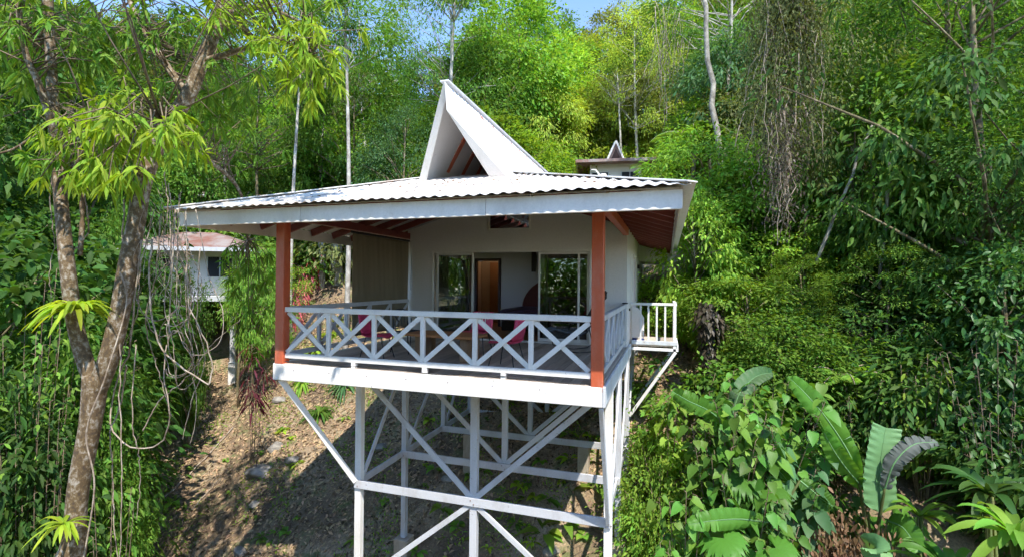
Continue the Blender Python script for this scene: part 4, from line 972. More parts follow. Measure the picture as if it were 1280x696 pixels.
B.append(limb([(275, 20, TD+.7), (330, 10, TD+.6), (380, 30, TD+.5)], .05, .015))
B.append(limb([(235, 120, TD+.5), (200, 70, TD+.8), (170, 20, TD+1.2), (150, -30, TD+1.4)], .06, .03))
B.append(limb([(205, 165, TD+.4), (260, 200, TD+1.2), (300, 240, TD+2.2), (310, 300, TD+3)], .05, .015))
B.append(limb([(68, 150, TD), (20, 185, TD-.2), (-20, 195, TD-.3)], .02, .01))
o = link('trunk', trunkg.mesh('trunk', True), M['bark_near']); child_world(o, near)
allb = np.vstack([np.array(b) for b in B[2:]] + [limbL[18:], limbR[20:]])
def whorls(regions, seed, L, nl=11, W=.20):
    g = np.random.default_rng(seed); A = [[], [], [], [], []]; tw = Geo()
    for cx, cy, d, rx, ry, n in regions:
        for i in range(n):
            c = at(cx + g.normal()*rx*.5, cy + g.normal()*ry*.5, d + g.normal()*.45)
            b = allb[np.argmin(((allb-c)**2).sum(1) + np.where(allb[:, 2] < c[2]-1.6, 4, 0))]
            m = (b + c)/2 + np.array([0, 0, .12]) + g.normal(size=3)*.06
            tw.tube(np.array([b, m, c]), [.012, .008, .005], 4)
            ax = nrm(c - m + g.normal(size=3)*.15); k = g.integers(nl-2, nl+4)
            th = np.arange(k)*2*math.pi/k + g.uniform(0, 6); u = nrm(np.cross(ax, [0.1, .2, 1.])); v = np.cross(ax, u)
            rad = np.cos(th)[:, None]*u + np.sin(th)[:, None]*v
            D = nrm(rad*.85 + ax*g.uniform(.25, .8) + np.array([0, 0, -.45]) + g.normal(size=(k, 3))*.12)
            N = nrm(np.array([0, 0, 1.]) + ax*.4 - rad*.2 + g.normal(size=(k, 3))*.15)
            l = L*g.uniform(.65, 1.15, k)
            A[0].append(c + g.normal(size=(k, 3))*.02); A[1].append(D); A[2].append(N); A[3].append(l); A[4].append(l*W)
    q = [np.concatenate(a) for a in A]
    return leaves(*q, kind='lance', fold=.35, droop=.42), tw
(V, T), tw = whorls([(165, 165, TD-.9, 95, 48, 66), (110, 135, TD-.5, 60, 35, 22), (130, 215, TD-.7, 60, 20, 20), (375, 62, TD+.1, 60, 62, 56), (320, 20, TD+.4, 70, 30, 34), (395, 115, TD, 30, 25, 8), (150, -90, TD-1.2, 200, 90, 40), ], 51, .21)
o = link('crown', Geo().add(V, T).mesh('crown', False), M['l_near']); child_world(o, near)
o = link('twigs', tw.mesh('twigs', True), M['twig']); child_world(o, near); o['kind'] = 'stuff'
(V, T), tw = whorls([(40, 70, TD+.8, 110, 70, 50), (200, 30, TD+1.4, 120, 55, 80), (290, 110, TD+1.6, 60, 60, 30), (60, 195, TD, 60, 40, 18), (262, 160, TD+1.6, 80, 40, 40), (300, 350, TD+4, 50, 50, 26), (30, 20, TD-.4, 60, 40, 16), (120, 60, TD+.4, 90, 40, 40), (60, -120, TD-.6, 160, 100, 40), (190, -100, TD+.6, 120, 80, 40)], 52, .215)
o = link('crown', Geo().add(V, T).mesh('crown_back', False), M['l_fresh']); child_world(o, near)
o = link('twigs', tw.mesh('twigs', True), M['twig']); child_world(o, near); o['kind'] = 'stuff'
# dead twig nest caught in the fork of twigs
g = np.random.default_rng(8); ge = Geo()
for i in range(110):
    c = at(108 + g.normal()*20, 158 + g.normal()*16, TD-.25 + g.normal()*.12); dv = nrm(np.array([1., .2, .5]) + g.normal(size=3)*.8)
    ge.tube([c - dv*.22, c + g.normal(size=3)*.03, c + dv*.22], [.003, .006, .002], 4)
o = link('twig_tangle', ge.mesh('twig_tangle', True), M['twig']); tag(o, 'tangle of dead brown twigs caught in the left tree limb', 'dead twigs')
# dangling aerial roots and vine loops
VIN = [
 ([(158,455),(152,500),(138,540),(140,580),(142,640),(148,720)], .011, 'straight hanging root left of the pair beside the trunk'),
 ([(155,250),(152,350),(150,470),(152,600),(150,720)], .010, 'long root hanging beside the forked trunk to the ground'),
 ([(176,300),(168,380),(160,440),(148,470),(138,520),(150,550),(180,560),(205,548),(212,515),(205,470),(208,430)], .012, 'thick vine making a wide sagging loop'),
 ([(190,300),(186,360),(196,420),(215,450),(245,470),(262,480),(264,450),(250,410),(235,380),(232,330)], .012, 'vine loop swinging farthest right of the tangle'),
 ([(200,270),(195,340),(182,400),(200,470),(214,520)], .010, 'vine curving from the crown into the loops'),
 ([(222,310),(240,370),(225,410),(200,420),(184,400),(196,360),(225,350)], .009, 'round vine coil in front of the cabin wall'),
 ([(235,300),(232,380),(240,430),(243,470),(245,520),(238,555)], .008, 'thin vine with a forked tip under the tangle'),
 ([(250,310),(246,400),(256,450),(240,500),(228,550)], .007, 'thin vine just right of the forked tip vine'),
 ([(212,260),(214,330),(206,380),(216,430),(222,480)], .008, 'thin vine hanging down the middle of the tangle'),
 ([(66,205),(62,250),(68,300),(62,340),(64,372)], .008, 'thin vine down the left side of the left limb'),
 ([(98,215),(108,260),(110,290),(95,310),(72,318)], .012, 'woody vine hooped across the left limb'),
 ([(170,430),(165,520),(172,560),(176,600),(170,650)], .008, 'short root below the sagging loop'),
 ([(178,540),(200,500),(235,470),(265,430),(300,400)], .008, 'thin stem running up to the right behind the loops'),
 ([(186,290),(175,340),(172,390),(160,420),(152,450)], .009, 'vine clinging beside the right limb'),
 ([(226,240),(222,290),(232,330),(218,370),(228,420)], .007, 'fine vine under the eave end'),
 ([(232,296),(240,320),(252,350),(250,390)], .007, 'short vine closest to the red corner post'),
 ([(205,215),(210,260),(204,300),(212,330)], .008, 'vine dropping from the crown above the cabin'),
 ([(210,230),(216,270),(228,310),(238,340),(235,370)], .007, 'kinked vine hanging from the leaf sprays over the eave'),
]
gv = np.random.default_rng(77)
for i, (pts, r, lab) in enumerate(VIN):
    n = len(pts); dd = TD + .1 + gv.uniform(-.25, .35); drift = np.cumsum(gv.normal(size=n)*.08)
    P = smooth(np.array([at(px, py, dd + drift[j]) for j, (px, py) in enumerate(pts)]), 34) + gv.normal(size=(34, 3))*.006
    o = link('hanging_vine', Geo().tube(P, r*np.linspace(1.1, .6, 34), 5).mesh('hanging_vine', True), M['vine']); tag(o, lab, 'vine', 'vines dangling from the forked tree')
for i in range(6):
    cx, cy = gv.uniform(192, 250), gv.uniform(330, 450); rx, ry = gv.uniform(14, 34), gv.uniform(28, 70); a0 = gv.uniform(-2.2, -.9); ts = np.linspace(a0, a0 + gv.uniform(3.5, 7.5), 26); dd = TD + gv.uniform(-.2, .5)
    P = np.array([at(cx + rx*math.cos(t) + 4*math.sin(3*t), cy + ry*math.sin(t)*(1+.1*math.sin(2*t)) , dd + .2*math.sin(t+i)) for t in ts]) + gv.normal(size=(26, 3))*.006
    P = np.vstack([[at(cx + gv.normal()*6, 262, dd)], P])
    o = link('hanging_vine', Geo().tube(smooth(P, 60), gv.uniform(.005, .009), 5).mesh('hanging_vine', True), M['vine']); tag(o, 'dry vine coiled in the tangle in front of the cabin at the left', 'vine', 'coiled vines in the tangle')
gg = Geo()
for i in range(34):
    a = at(gv.uniform(178, 232), gv.uniform(225, 340), TD + .3 + gv.normal()*.3); b = a + np.array([gv.normal()*.15, gv.normal()*.15, -gv.uniform(.3, 1.0)])
    gg.tube(wob(a, b, 6, .03, gv), .0035, 4)
o = link('rootlets', gg.mesh('rootlets', True), M['vine']); tag(o, 'fine mass of hair thin rootlets hanging in the vine tangle', 'rootlets', kind='stuff')
o = link('climbing_vine', Geo().tube(smooth(wpath([(100, 720, TD-.2), (118, 610, TD-.22), (108, 540, TD-.24), (132, 470, TD-.23), (158, 380, TD-.1), (150, 340, TD-.15)]), 40), .010, 6).mesh('climbing_vine', True), M['vine']); tag(o, 'thin vine climbing flat against the forked trunk', 'vine')
# bromeliads
def strapplant(name, p, n, L, W, mat, label, cat, up=.7, seed=5, droop=.75, kind='lance', parentd=None, group=None, aim=None):
    g = np.random.default_rng(seed); th = g.uniform(0, 6.28, n); el = g.uniform(.05, 1., n)*up
    D = np.stack([np.cos(th), np.sin(th), el*1.6], 1)
    if aim is not None: D = D + np.array(aim)
    l = L*g.uniform(.7, 1.15, n); P = np.asarray(p) + nrm(D)*.03
    # strap leaves as multi segment ribbons
    ge = Geo(); k = 9; t = np.linspace(0, 1, k)
    for i in range(n):
        d = nrm(D[i]); path = P[i] + d*l[i]*t[:, None] + np.array([0, 0, -1.])*droop*l[i]*(t[:, None]**2.2)
        s = nrm(np.cross(d, [0, 0, 1.]) + g.normal(size=3)*.15); w = W*np.sin(np.pi*np.clip(t*.88+.1, 0, 1))**.6 * .5; w[-1] = .002
        nv = np.array([0, 0, 1.])
        V = np.stack([path - s*w[:, None] + nv*w[:, None]*.35, path, path + s*w[:, None] + nv*w[:, None]*.35], 1).reshape(-1, 3)
        T = []
        for j in range(k-1):
            for q in (0, 1): a = 3*j+q; T += [(a, a+1, a+4), (a, a+4, a+3)]
        ge.add(V, T)
    o = link(name, ge.mesh(name, True), M[mat]); tag(o, label, cat, group); return o
strapplant('bromeliad', at(95, 388, TD-.22), 64, .52, .060, 'l_lime', 'large lime green bromeliad growing on the left limb', 'bromeliad', .75, 3)
strapplant('bromeliad', at(80, 655, TD-.25), 26, .36, .045, 'l_lime', 'small bromeliad low on the forked trunk', 'bromeliad', .5, 4, .6)
strapplant('bromeliad', at(155, 222, TD-.1), 14, .26, .06, 'l_fresh', 'hanging bromeliad high on the right limb', 'bromeliad', .2, 9, 1.)

# --- broad leaved plants at the right
def stem_plant(name, px, py, d, H, nst, spread, perstem, L, W, mat, label, cat='shrub', kind='heart', seed=1, group=None, toponly=.35, stem='twig', droop=.35):
    g = np.random.default_rng(seed); top = at(px, py, d); b = down(top)
    e = empty(name, b, label, cat, group); gs = Geo(); A = [[], [], [], [], []]
    for i in range(nst):
        a = g.uniform(0, 6.28); r = spread*math.sqrt(g.uniform(0, 1)); hh = (top[2]-b[2])*g.uniform(.55, 1.0) if H is None else H*g.uniform(.6, 1)
        tip = b + np.array([math.cos(a)*r, math.sin(a)*r, hh]); P = smooth(np.array([b + np.array([math.cos(a)*r*.2, math.sin(a)*r*.2, 0]), b + (tip-b)*np.array([.55, .55, .5]), tip]), 10)
        gs.tube(P, np.linspace(.014, .005, 10), 5)
        for j in range(perstem):
            t = toponly + (1-toponly)*(j+1.)/perstem; q = np.array([np.interp(t, np.linspace(0, 1, 10), P[:, k]) for k in range(3)])
            th = j*2.39 + a; sz = g.uniform(.65, 1.1)*(1.15 - .45*t)
            dv = np.array([math.cos(th), math.sin(th), g.uniform(.1, .6)]); c = q + dv*L*.45*sz
            gs.tube([q, c], [.006, .004], 4)
            A[0].append(c); A[1].append(dv*np.array([1, 1, 0]) + np.array([0, 0, -g.uniform(.1, 1.1)])); A[2].append(np.array([0, -.25, 1.]) + g.normal(size=3)*.3); A[3].append(L*sz); A[4].append(W*sz)
    o = link('stems', gs.mesh('stems', True), M[stem]); child_world(o, e)
    q = [np.array(a) for a in A]
    o = link('foliage', Geo().add(*leaves(*q, kind=kind, fold=.22, droop=droop)).mesh('foliage', False), M[mat]); child_world(o, e)
    return e
SP = stem_plant
SP('heart_leaf_shrub', 945, 470, 9.3, None, 40, 1.25, 16, .34, .27, 'l_big', 'big shrub of broad heart shaped leaves left of the banana plant', seed=61)
SP('heart_leaf_shrub', 905, 500, 8.8, None, 24, .85, 15, .32, .25, 'l_big', 'broad leaved shrub nearest the balcony struts', seed=62)
SP('heart_leaf_shrub', 985, 520, 8.9, None, 24, .85, 15, .33, .26, 'l_blue', 'grey green broad leaved shrub under the slanting banana leaf', seed=63)
SP('heart_leaf_shrub', 835, 480, 10.3, None, 14, .6, 12, .27, .21, 'l_bright', 'light green broad leaved shrub touching the balcony struts', seed=64)
SP('heart_leaf_shrub', 855, 610, 7.9, None, 16, .6, 13, .27, .20, 'l_big', 'lower broad leaved shrub at the bottom right of the stilts', seed=65)
SP('lance_leaf_shrub', 1155, 440, 9.6, None, 16, .8, 18, .20, .085, 'l_bright', 'sunlit shrub of narrow glossy leaves over the banana plant', kind='lance', seed=66, droop=.5)
SP('lance_leaf_shrub', 1070, 465, 10.3, None, 14, .9, 18, .20, .08, 'l_mid', 'narrow leaved shrub behind the slanting banana leaf', kind='lance', seed=67, droop=.5)
SP('lance_leaf_shrub', 1250, 400, 8.6, None, 16, .8, 18, .22, .10, 'l_gloss', 'dark shrub of long glossy leaves high on the right edge', kind='oval', seed=68)
SP('lance_leaf_shrub', 1000, 420, 11.5, None, 10, .9, 14, .26, .12, 'l_fresh', 'fresh shrub between the rounded bush and the banana plant', kind='oval', seed=69)
SP('lance_leaf_shrub', 1255, 545, 8.4, None, 10, .6, 16, .24, .09, 'l_fresh', 'long leaved shrub above the strap leaves at the lower right', kind='lance', seed=70)
SP('heart_leaf_shrub', 1020, 600, 9.4, None, 20, .8, 12, .30, .24, 'l_dark', 'shaded broad leaved shrub behind the dead leaves', seed=71)
SP('heart_leaf_shrub', 930, 575, 8.3, None, 18, .8, 14, .30, .24, 'l_big', 'broad leaved shrub above the fan leaves', seed=72)
SP('lance_leaf_shrub', 30, 410, 8.8, None, 26, .9, 20, .21, .085, 'l_fresh', 'left edge shrub with arching sprays of narrow leaves', kind='lance', seed=73)
SP('lance_leaf_shrub', 20, 330, 9.8, None, 20, 1.1, 20, .19, .085, 'l_mid', 'taller shaded shrub behind the arching left edge shrub', kind='lance', seed=74)
SP('lance_leaf_shrub', 50, 480, 8.6, None, 22, .7, 20, .19, .08, 'l_dark', 'lower narrow leaved shrub left of the forked trunk', kind='lance', seed=75)
SP('lance_leaf_shrub', 140, 540, 9.0, None, 8, .4, 16, .16, .07, 'l_fresh', 'narrow leaved shrub right of the forked trunk', kind='lance', seed=76)
SP('cordyline', 318, 405, 14.5, None, 5, .35, 24, .42, .07, 'l_red', 'dark red leaved cordyline left of the red corner post', kind='lance', seed=77, toponly=.72, droop=.6)
for i, (px, py, d) in enumerate(((378, 325, 24), (390, 318, 25), (368, 352, 22.5), (400, 328, 26))):
    SP('cordyline', px, py, d, None, 6, .5, 14, .45, .09, 'l_pink', ['pink leaved cordyline on the garden slope nearest the red post', 'pink cordyline higher on the garden slope', 'low pink cordyline behind the deck rail', 'pink cordyline beside the white garden trunk'][i], 'cordyline', 'lance', seed=80+i, toponly=.2, droop=.6, group='pink cordylines in the garden')
for i, (px, py, d, m) in enumerate(((410, 355, 21, 'l_lime'), (395, 375, 20, 'l_bright'), (428, 350, 22, 'l_olive'), (422, 372, 19, 'l_red'), (380, 385, 18.5, 'l_bright'), (432, 388, 17.5, 'l_blue'), (385, 345, 24, 'l_olive'), (400, 410, 16.5, 'l_mid'))):
    p = at(px, py, d); q = down(p); q[2] += .25
    strapplant('garden_clump', q, 60, .75, .07, m, ['lime strap leaved clump in the middle of the garden slope', 'bright strap leaved clump lower on the garden slope', 'olive clump beside the canvas blind', 'dark red clump beside the canvas blind', 'bright clump just above the deck rail', 'bluish clump behind the deck rail corner', 'olive clump below the pink cordylines', 'green clump beyond the far deck rail'][i], 'garden plant', .8, 90+i, .7, group='garden plants seen across the deck')

# banana like leaves
def banana_blade(P, width, tears, seed, fold=.35, side=None, tmax=1.0, square=False):
    g = np.random.default_rng(seed); n = 46; Q = smooth(np.asarray(P), n); T_ = nrm(np.gradient(Q, axis=0))
    s0 = np.array(side) if side is not None else np.array([0, 0, 1.])
    V = []; T = []; t = np.linspace(0, 1, n)
    w = width/2*np.clip(np.sin(np.pi*np.clip(t*.93+.05, 0, 1))**.55, 0, 1)
    if square: w = width/2*np.clip(np.minimum(t*9, 1), 0, 1)**.7 * (1 - .12*t)
    G = Geo()
    for sg in (-1, 1):
        i = 0
        cuts = sorted(set([0, n-1] + [int(c) for c in g.uniform(3, n-3, tears)])) if tears else [0, n-1]
        for a, b in zip(cuts[:-1], cuts[1:]):
            off = g.uniform(-.09, .03)*(1 if tears else 0); rows = []
            for j in range(a, b+1):
                S = nrm(np.cross(T_[j], s0)); N = nrm(np.cross(S, T_[j])) 
                if N @ np.array([0, -.3, 1.]) < 0: N = -N
                pinch = (1 - .10*(abs(j-(a if j-a < b-j else b)) == 0)) if tears else 1
                wv = .018*math.sin(j*1.7 + seed)
                for r in (0, .33, .66, 1.):
                    x = w[j]*r*pinch; rows.append(Q[j] + S*sg*x + N*(fold*x - .55*fold*x*x/max(w.max(), .01) + wv*r*r + off*r*r) + T_[j]*x*.18)
            V_ = np.array(rows); m = b-a+1; F = []
            for u in range(m-1):
                for r in range(3): q = u*4+r; F += [(q, q+1, q+5), (q, q+5, q+4)]
            G.add(V_, F)
    return G, Q
def banana(name, label, root_, blades):
    e = empty(name, root_, label, 'banana plant')
    for lst, width, tears, seed, mat, side, lab, sq in blades:
        P = wpath(lst); G, Q = banana_blade(P, width, tears, seed, side=side, square=sq)
        b = link('leaf', G.mesh('leaf', True), M[mat]); child_world(b, e)
        if lab: b['label'] = lab
        mid = link('midrib', Geo().tube(Q - np.array([0, 0, .004]), np.linspace(.017, .004, len(Q)), 6).mesh('midrib', True), M['l_bananapale']); mid.parent = b
        st = smooth(np.array([root_ + np.array([0, 0, .1]), (np.asarray(root_) + Q[0])/2 + np.array([0, 0, .12]), Q[0]]), 12)
        s = link('stalk', Geo().tube(st, np.linspace(.045, .018, 12), 7).mesh('stalk', True), M['l_olive']); child_world(s, e)
r0 = down(at(1090, 680, 8.6)); r0[2] = at(1090, 700, 8.6)[2]; r0 = np.array([r0[0], r0[1], float(zt(r0[0], r0[1]))+.0]) 
CV = (-.3, -.9, .25)
banana('banana_plant', 'banana plant with one pale upright leaf and slanting long leaves', r0, [
 ([(1072, 592, 8.5), (1058, 560, 8.4), (1030, 518, 8.5), (1003, 487, 8.8), (985, 470, 9.1)], .38, 9, 1, 'l_banana', CV, 'long bright green leaf slanting up to the left', False),
 ([(1082, 612, 8.6), (1062, 590, 8.4), (1044, 565, 8.3), (1030, 540, 8.3)], .34, 2, 2, 'l_banana', CV, None, False),
 ([(1100, 640, 8.4), (1098, 600, 8.4), (1102, 565, 8.4), (1107, 534, 8.45)], .52, 0, 3, 'l_bananapale', (.1, -1, .05), 'pale upright leaf with a square cut top', True),
 ([(1106, 610, 8.3), (1118, 578, 8.2), (1142, 555, 8.2), (1172, 552, 8.25)], .30, 24, 4, 'l_grey', (0, -.8, .6), 'withered grey torn leaf arching right', False),
 ([(1090, 690, 8.0), (1094, 684, 7.7), (1096, 692, 7.4)], .45, 0, 5, 'l_bananapale', CV, None, False),
 ([(1110, 650, 8.5), (1130, 660, 8.2), (1150, 690, 7.9)], .4, 3, 6, 'l_banana', CV, None, False),
])
r1 = down(at(915, 560, 9.2))
banana('banana_plant', 'banana plant whose broad leaf sweeps toward the balcony struts', r1, [
 ([(905, 528, 9.0), (885, 512, 8.9), (860, 500, 8.9), (840, 488, 9.0)], .36, 9, 11, 'l_banana', CV, None, False),
 ([(915, 520, 9.2), (925, 490, 9.3), (945, 470, 9.5), (965, 465, 9.6)], .36, 5, 12, 'l_blue', CV, None, False),
 ([(930, 560, 8.9), (960, 575, 8.6), (985, 600, 8.4)], .4, 3, 13, 'l_banana', CV, None, False),
])
r2 = down(at(870, 640, 8.0))
banana('banana_plant', 'low banana plant with leaves spread along the bottom right of the stilts', r2, [
 ([(960, 652, 7.9), (925, 648, 7.7), (890, 650, 7.6), (860, 655, 7.6)], .34, 6, 21, 'l_banana', CV, None, False),
 ([(1000, 600, 8.4), (1015, 612, 8.3), (1030, 625, 8.2), (1042, 632, 8.2)], .34, 2, 22, 'l_banana', CV, None, False),
])
# fan leaved palm
def fan_leaf(c, axis, normal, r, n=26, seed=1, span=2.5):
    g = np.random.default_rng(seed); axis = nrm(np.array(axis, float)); s = nrm(np.cross(axis, normal)); N = nrm(np.cross(s, axis)); G = Geo()
    V = []; T = []
    for i in range(n+1):
        a = -span + 2*span*i/n; d = axis*math.cos(a) + s*math.sin(a); z = .09*(1 if i % 2 else -1)
        for t in (0, .4, .72): V.append(c + d*r*t + N*r*t*z*1.2 + np.array([0, 0, -1.])*r*t*t*.22)
    for i in range(n):
        for t in range(2): a = i*3+t; T += [(a, a+3, a+4), (a, a+4, a+1)]
        a0 = -span + 2*span*(i+.5)/n; d = axis*math.cos(a0) + s*math.sin(a0); rr = r*g.uniform(.92, 1.05)
        V.append(c + d*rr + np.array([0, 0, -1.])*rr*.42); T.append((i*3+2, i*3+5, len(V)-1))
    return Geo().add(np.array(V), np.array(T))
def fanpalm(label, rootp, lvs):
    e = empty('fan_palm', rootp, label, 'fan palm')
    for px, py, d, ax, r, seed in lvs:
        c = at(px, py, d); o = link('leaf', fan_leaf(c, ax, (0, -.55, 1), r, seed=seed).mesh('leaf', False), M['l_banana']); child_world(o, e)
        st = smooth(np.array([rootp, (rootp + c)/2 + np.array([0, 0, .15]), c]), 10); s = link('stalk', Geo().tube(st, np.linspace(.025, .010, 10), 6).mesh('stalk', True), M['l_olive']); child_world(s, e)
fanpalm('low fan palm with pleated round leaves in the lower right', down(at(930, 690, 8.0)), [(905, 672, 7.6, (.5, -.7, -.1), .40, 1), (958, 612, 8.2, (.3, -.8, -.1), .42, 2), (970, 684, 7.5, (.8, -.6, -.1), .38, 3), (925, 595, 8.3, (-.7, -.5, 0), .40, 4)])
fanpalm('fan palm half hidden behind the pale banana leaf', down(at(1120, 690, 9.0)), [(1120, 650, 8.8, (.4, -.8, -.2), .55, 5), (1020, 620, 9.2, (-.3, -.8, .1), .42, 6)])
# strap leaves bottom right
for i, (px, py, d, n, L, W, m, lab, sd) in enumerate((
  (1190, 690, 6.8, 26, .95, .13, 'l_banana', 'clump of long strap leaves in the bottom right corner', 1), (1270, 640, 6.6, 24, .95, .14, 'l_fresh', 'strap leaved clump on the right edge', 2),
  (1235, 590, 7.6, 22, .9, .14, 'l_gloss', 'dark strap leaved clump behind the corner clumps', 3), (1150, 620, 8.2, 16, .7, .11, 'l_fresh', 'small fresh green strap leaved clump beside the banana plant', 4),
  (1270, 720, 6.2, 20, .9, .13, 'l_bright', 'lowest strap leaved clump in the bottom right corner', 5))):
    p = at(px, py, d); q = np.array(p); q[2] -= .35
    e = strapplant('strap_leaf_plant', q, n, L, W, m, lab, 'strap leaved plant', .9, sd, .55, group='strap leaved plants in the lower right')
    gs = Geo(); g = np.random.default_rng(sd)
    b = down(q)
    for k in range(7): gs.tube([b + np.array([g.normal()*.12, g.normal()*.12, 0]), (b+q)/2 + g.normal(size=3)*.06, q + g.normal(size=3)*.04], [.03, .022, .015], 6)
    o = link('stems', gs.mesh('stems', True), M['l_olive'], e)
# heap of dead leaves
g = np.random.default_rng(15); c = at(1040, 668, 8.5); n = 900
P = c + g.normal(size=(n, 3))*np.array([.42, .35, .30]); P[:, 2] -= .15
e = empty('dead_leaf_heap', down(c), 'hanging brown dead leaves at the foot of the banana plant', 'dead leaves')
o = link('foliage', Geo().add(*leaves(P, g.normal(size=P.shape)*.5 + np.array([0, -.2, -1.]), g.normal(size=P.shape) + np.array([0, -1, .3]), g.uniform(.06, .15, n), g.uniform(.03, .06, n), 'oval')).mesh('foliage'), M['l_dead']); child_world(o, e)
gs = Geo()
for k in range(30): a = c + g.normal(size=3)*np.array([.4, .3, .2]); gs.tube([np.array([a[0], a[1], down(a)[2]]), (a + np.array([a[0], a[1], down(a)[2]]))/2 + g.normal(size=3)*.08, a], [.014, .01, .006], 4)
o = link('stems', gs.mesh('stems', True), M['twig']); child_world(o, e)

# --- ground cover on the open slope
def scatter(n, x0, x1, y0, y1, g):
    X = g.uniform(x0, x1, n); Y = g.uniform(y0, y1, n); return np.stack([X, Y, zt(X, Y)], 1)
g = np.random.default_rng(19)
P = scatter(70000, -17, 4.5, -2.5, 13, g); P = P[~((P[:, 0] > -4.6) & (P[:, 0] < .8) & (P[:, 1] < 4.5) & (g.uniform(size=len(P)) < .72))]; n = len(P); P[:, 2] += g.uniform(.0, .035, n)
D = g.normal(size=(n, 3)); D[:, 2] = D[:, 1]*.45 + g.normal(size=n)*.3
o = link('leaf_litter', Geo().add(*leaves(P, D, g.normal(size=(n, 3))*.35 + np.array([0, -.5, 1]), g.uniform(.06, .20, n), g.uniform(.03, .08, n), fold=.5)).mesh('leaf_litter'), leafmat('leaf_litter', (.29, .205, .115), var=.75, hue=.025, trans=.05, rough=.9)); tag(o, 'dry brown leaf litter strewn over the open slope', 'leaf litter', kind='stuff')
ge = Geo(); P = scatter(420, -16, 3, -2, 10, g)
for p in P:
    a = g.uniform(0, 6.28); l = g.uniform(.15, .6); d = np.array([math.cos(a), math.sin(a), math.sin(a)*.6])*l
    ge.tube([p + np.array([0, 0, .02]) - d/2, p + g.normal(size=3)*.03 + np.array([0, 0, .04]), p + d/2 + np.array([0, 0, .02])], [.007, .006, .003], 4)
o = link('fallen_twigs', ge.mesh('fallen_twigs', True), M['twig']); tag(o, 'scattered fallen twigs on the open slope', 'twigs', kind='stuff')
P = scatter(50000, -15, 4, -3, 12, g); k = (np.sin(P[:, 0]*1.3 + 2)*np.sin(P[:, 1]*1.7 + P[:, 0]*.6) + .5*np.sin(P[:, 0]*4.1 + P[:, 1]*3.3)) > .25; P = P[k]; n = len(P)
o = link('grass', Geo().add(*leaves(P, g.normal(size=(n, 3))*.45 + np.array([0, -.3, .8]), g.normal(size=(n, 3)) + np.array([0, -1, .3]), g.uniform(.06, .20, n), g.uniform(.015, .04, n))).mesh('grass'), M['l_bright']); tag(o, 'patches of short grass and tiny weeds on the slope', 'grass', kind='stuff')
def weed_mesh(seed, n, L, W, kind):
    g = np.random.default_rng(seed); th = g.uniform(0, 6.28, n); D = np.stack([np.cos(th), np.sin(th), g.uniform(.2, 1.1, n)], 1); P = np.zeros((n, 3)) + D*.03
    return Geo().add(*leaves(P, D, np.array([0, 0, 1.]) - D*.3, L*g.uniform(.6, 1.1, n), W, kind, fold=.3, droop=.6)).mesh('ground_weed')
WM = [weed_mesh(1, 9, .34, .11, 'lance'), weed_mesh(2, 14, .26, .06, 'lance'), weed_mesh(3, 8, .24, .14, 'oval')]
WPX = [(270, 130), (250, 500)]
cnt = 0
for i in range(400):
    px = g.uniform(210, 800); py = g.uniform(480, 700); p = ground_at(px, py)
    if p[0] > 3.5: continue
    if px < 330 and py < 560: continue
    if g.uniform() < .3 and px < 500: continue
    k = int(g.integers(0, 3)); cnt += 1
    if cnt > 95: break
    o = link('ground_weed', WM[k], M['l_bright'], None, True); o.material_slots[0].material = M[['l_bright', 'l_fresh', 'l_lime', 'l_fresh'][int(g.integers(0, 4))]]
    o.location = (p[0], p[1], float(zt(p[0], p[1]))); s = g.uniform(.5, 1.25); o.scale = (s, s, s); o.rotation_euler = (0, 0, g.uniform(0, 6.28))
    under = -5.5 < p[0] < .6 and p[1] > -.5
    tag(o, 'small green weed on the bare soil among the stilts' if under else 'small green weed on the open slope left of the stilts' if p[0] < -4 else 'small green weed on the soil right of the stilts', 'weed', 'weeds among the stilts' if under else 'weeds on the open slope' if p[0] < -4 else 'weeds right of the stilts')
for px, py, s, lab in ((217, 628, 1.6, 'lone bright leafed seedling in the shade left of the slope'), (680, 668, 2.2, 'large leafed weed clump at the foot of the front stilts'), (705, 655, 1.8, 'leafy weed clump just behind the front stilts'), (745, 612, 1.9, 'bright weed clump beside the right hand pier')):
    p = ground_at(px, py); o = link('weed_clump', WM[0], M['l_bright'], None, True); o.location = tuple(p); o.scale = (s, s, s); tag(o, lab, 'weed')
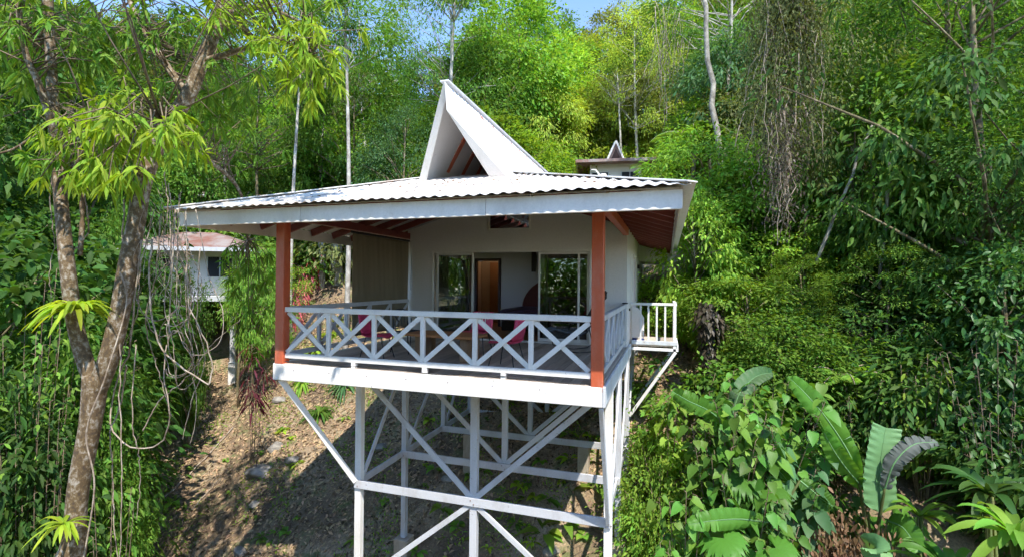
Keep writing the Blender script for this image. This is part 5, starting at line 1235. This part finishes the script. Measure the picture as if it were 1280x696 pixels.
# rocks, sticks
ge = Geo()
for i in range(26):
    p = ground_at(gv.uniform(260, 740), gv.uniform(500, 690)); a = gv.uniform(-2.4, -.7); n = 12; P = [p]
    for k in range(n): a += gv.normal()*.35; q = P[-1] + np.array([math.cos(a), math.sin(a), 0])*.12; P.append(q)
    P = np.array(P); P[:, 2] = zt(P[:, 0], P[:, 1]) + .012; ge.tube(P, np.linspace(.02, .005, n+1), 5)
o = link('surface_roots', ge.mesh('surface_roots', True), M['twig']); tag(o, 'thin roots creeping over the bare soil', 'roots', kind='stuff')
import bmesh
for i, (px, py, s, lab) in enumerate(((325, 590, .45, 'largest grey boulder on the sunlit slope'), (345, 560, .32, 'grey boulder just above the largest one'), (318, 630, .2, 'small round stone below the largest boulder'), (365, 575, .25, 'flat stone right of the boulders'), (300, 690, .22, 'stone at the bottom edge of the slope'), (560, 600, .2, 'stone under the middle of the cottage'), (475, 560, .25, 'stone beside the inner left stilt'), (350, 500, .3, 'stone high on the slope by the corner strut'), (690, 690, .22, 'stone between the front stilts'))):
    p = ground_at(px, py); bm = bmesh.new(); bmesh.ops.create_icosphere(bm, subdivisions=4, radius=1); gr = np.random.default_rng(i+200); ph = gr.uniform(0, 6, 9)
    cutd = nrm(gr.normal(size=(9, 3))); lim = gr.uniform(.55, .85, 9)
    for v in bm.verts:
        c = np.array(v.co)
        for q, l in zip(cutd, lim):
            h = c @ q
            if h > l: c = c - q*(h-l)*.85
        c = c*(1 + .05*math.sin(c[0]*7+ph[0])*math.sin(c[1]*6+ph[1]) + .03*math.sin(c[2]*13+ph[2]))
        v.co = Vector(c*np.array([s, s*.8, s*.55]))
    me = bpy.data.meshes.new('rock'); bm.to_mesh(me); bm.free(); me.shade_smooth(); o = link('rock', me, M['rock']); o.location = (p[0], p[1], p[2] + .02); tag(o, lab, 'rock', 'stones on the slope')
def stick(a, b, r, lab):
    pa = ground_at(*a); pb = ground_at(*b); P = np.array([pa + (pb-pa)*t for t in np.linspace(0, 1, 14)]); P[:, 2] = np.maximum(P[:, 2], zt(P[:, 0], P[:, 1]) + .04) + .02; P += rng.normal(size=P.shape)*.012
    o = link('fallen_branch', Geo().tube(P, np.linspace(r, r*.5, 14), 6).mesh('fallen_branch', True), M['vine']); tag(o, lab, 'branch')
stick((158, 674), (292, 536), .035, 'long straight fallen branch lying up the left slope')
stick((790, 610), (850, 694), .02, 'bent dry stalk at the foot of the right stilts'); stick((782, 640), (835, 690), .016, 'thinner dry stalk beside the bent one')
stick((240, 640), (275, 600), .02, 'short fallen branch beside the long one')

# ------------------------------------------------------------------ light, air, camera
S = Vector((.34, -.48, .86)).normalized()
sc = bpy.context.scene
wd = bpy.data.worlds.new('World'); sc.world = wd; wd.use_nodes = True; N = wd.node_tree.nodes; Lk = wd.node_tree.links; N.clear()
out = N.new('ShaderNodeOutputWorld'); bg = N.new('ShaderNodeBackground'); sky = N.new('ShaderNodeTexSky'); sky.sky_type = 'NISHITA'; sky.sun_disc = False
sky.sun_elevation = math.asin(S.z); sky.sun_rotation = math.atan2(S.x, S.y); sky.altitude = 2500; sky.air_density = 1.0; sky.dust_density = .05; sky.ozone_density = 2.5
Lk.new(sky.outputs[0], bg.inputs[0]); bg.inputs[1].default_value = .15; Lk.new(bg.outputs[0], out.inputs[0])
sun = bpy.data.objects.new('sun', bpy.data.lights.new('sun', 'SUN')); C.objects.link(sun); sun.data.energy = 2.3; sun.data.angle = R(.55); sun.data.color = (1, .96, .88)
sun.rotation_euler = S.to_track_quat('Z', 'Y').to_euler(); sun.location = (0, -20, 40)
cam = bpy.data.objects.new('camera', bpy.data.cameras.new('camera')); C.objects.link(cam)
mw = Matrix(((RT[0], UP[0], -FW[0], CAM[0]), (RT[1], UP[1], -FW[1], CAM[1]), (RT[2], UP[2], -FW[2], CAM[2]), (0, 0, 0, 1)))
cam.matrix_world = mw; cam.data.sensor_width = 36; cam.data.lens = 36*FOC/1280; cam.data.clip_start = .05; cam.data.clip_end = 2000
sc.camera = cam
sc.view_settings.view_transform = 'Standard'; sc.view_settings.look = 'None'; sc.view_settings.exposure = 1.75; sc.view_settings.gamma = 1
sc.cycles.max_bounces = 7; sc.cycles.diffuse_bounces = 4; sc.cycles.transmission_bounces = 4; sc.cycles.glossy_bounces = 3; sc.cycles.transparent_max_bounces = 10
sc.cycles.use_denoising = True; sc.cycles.use_adaptive_sampling = True; sc.cycles.adaptive_threshold = .03; sc.cycles.sample_clamp_indirect = 6
sc.cycles.caustics_reflective = False; sc.cycles.caustics_refractive = False
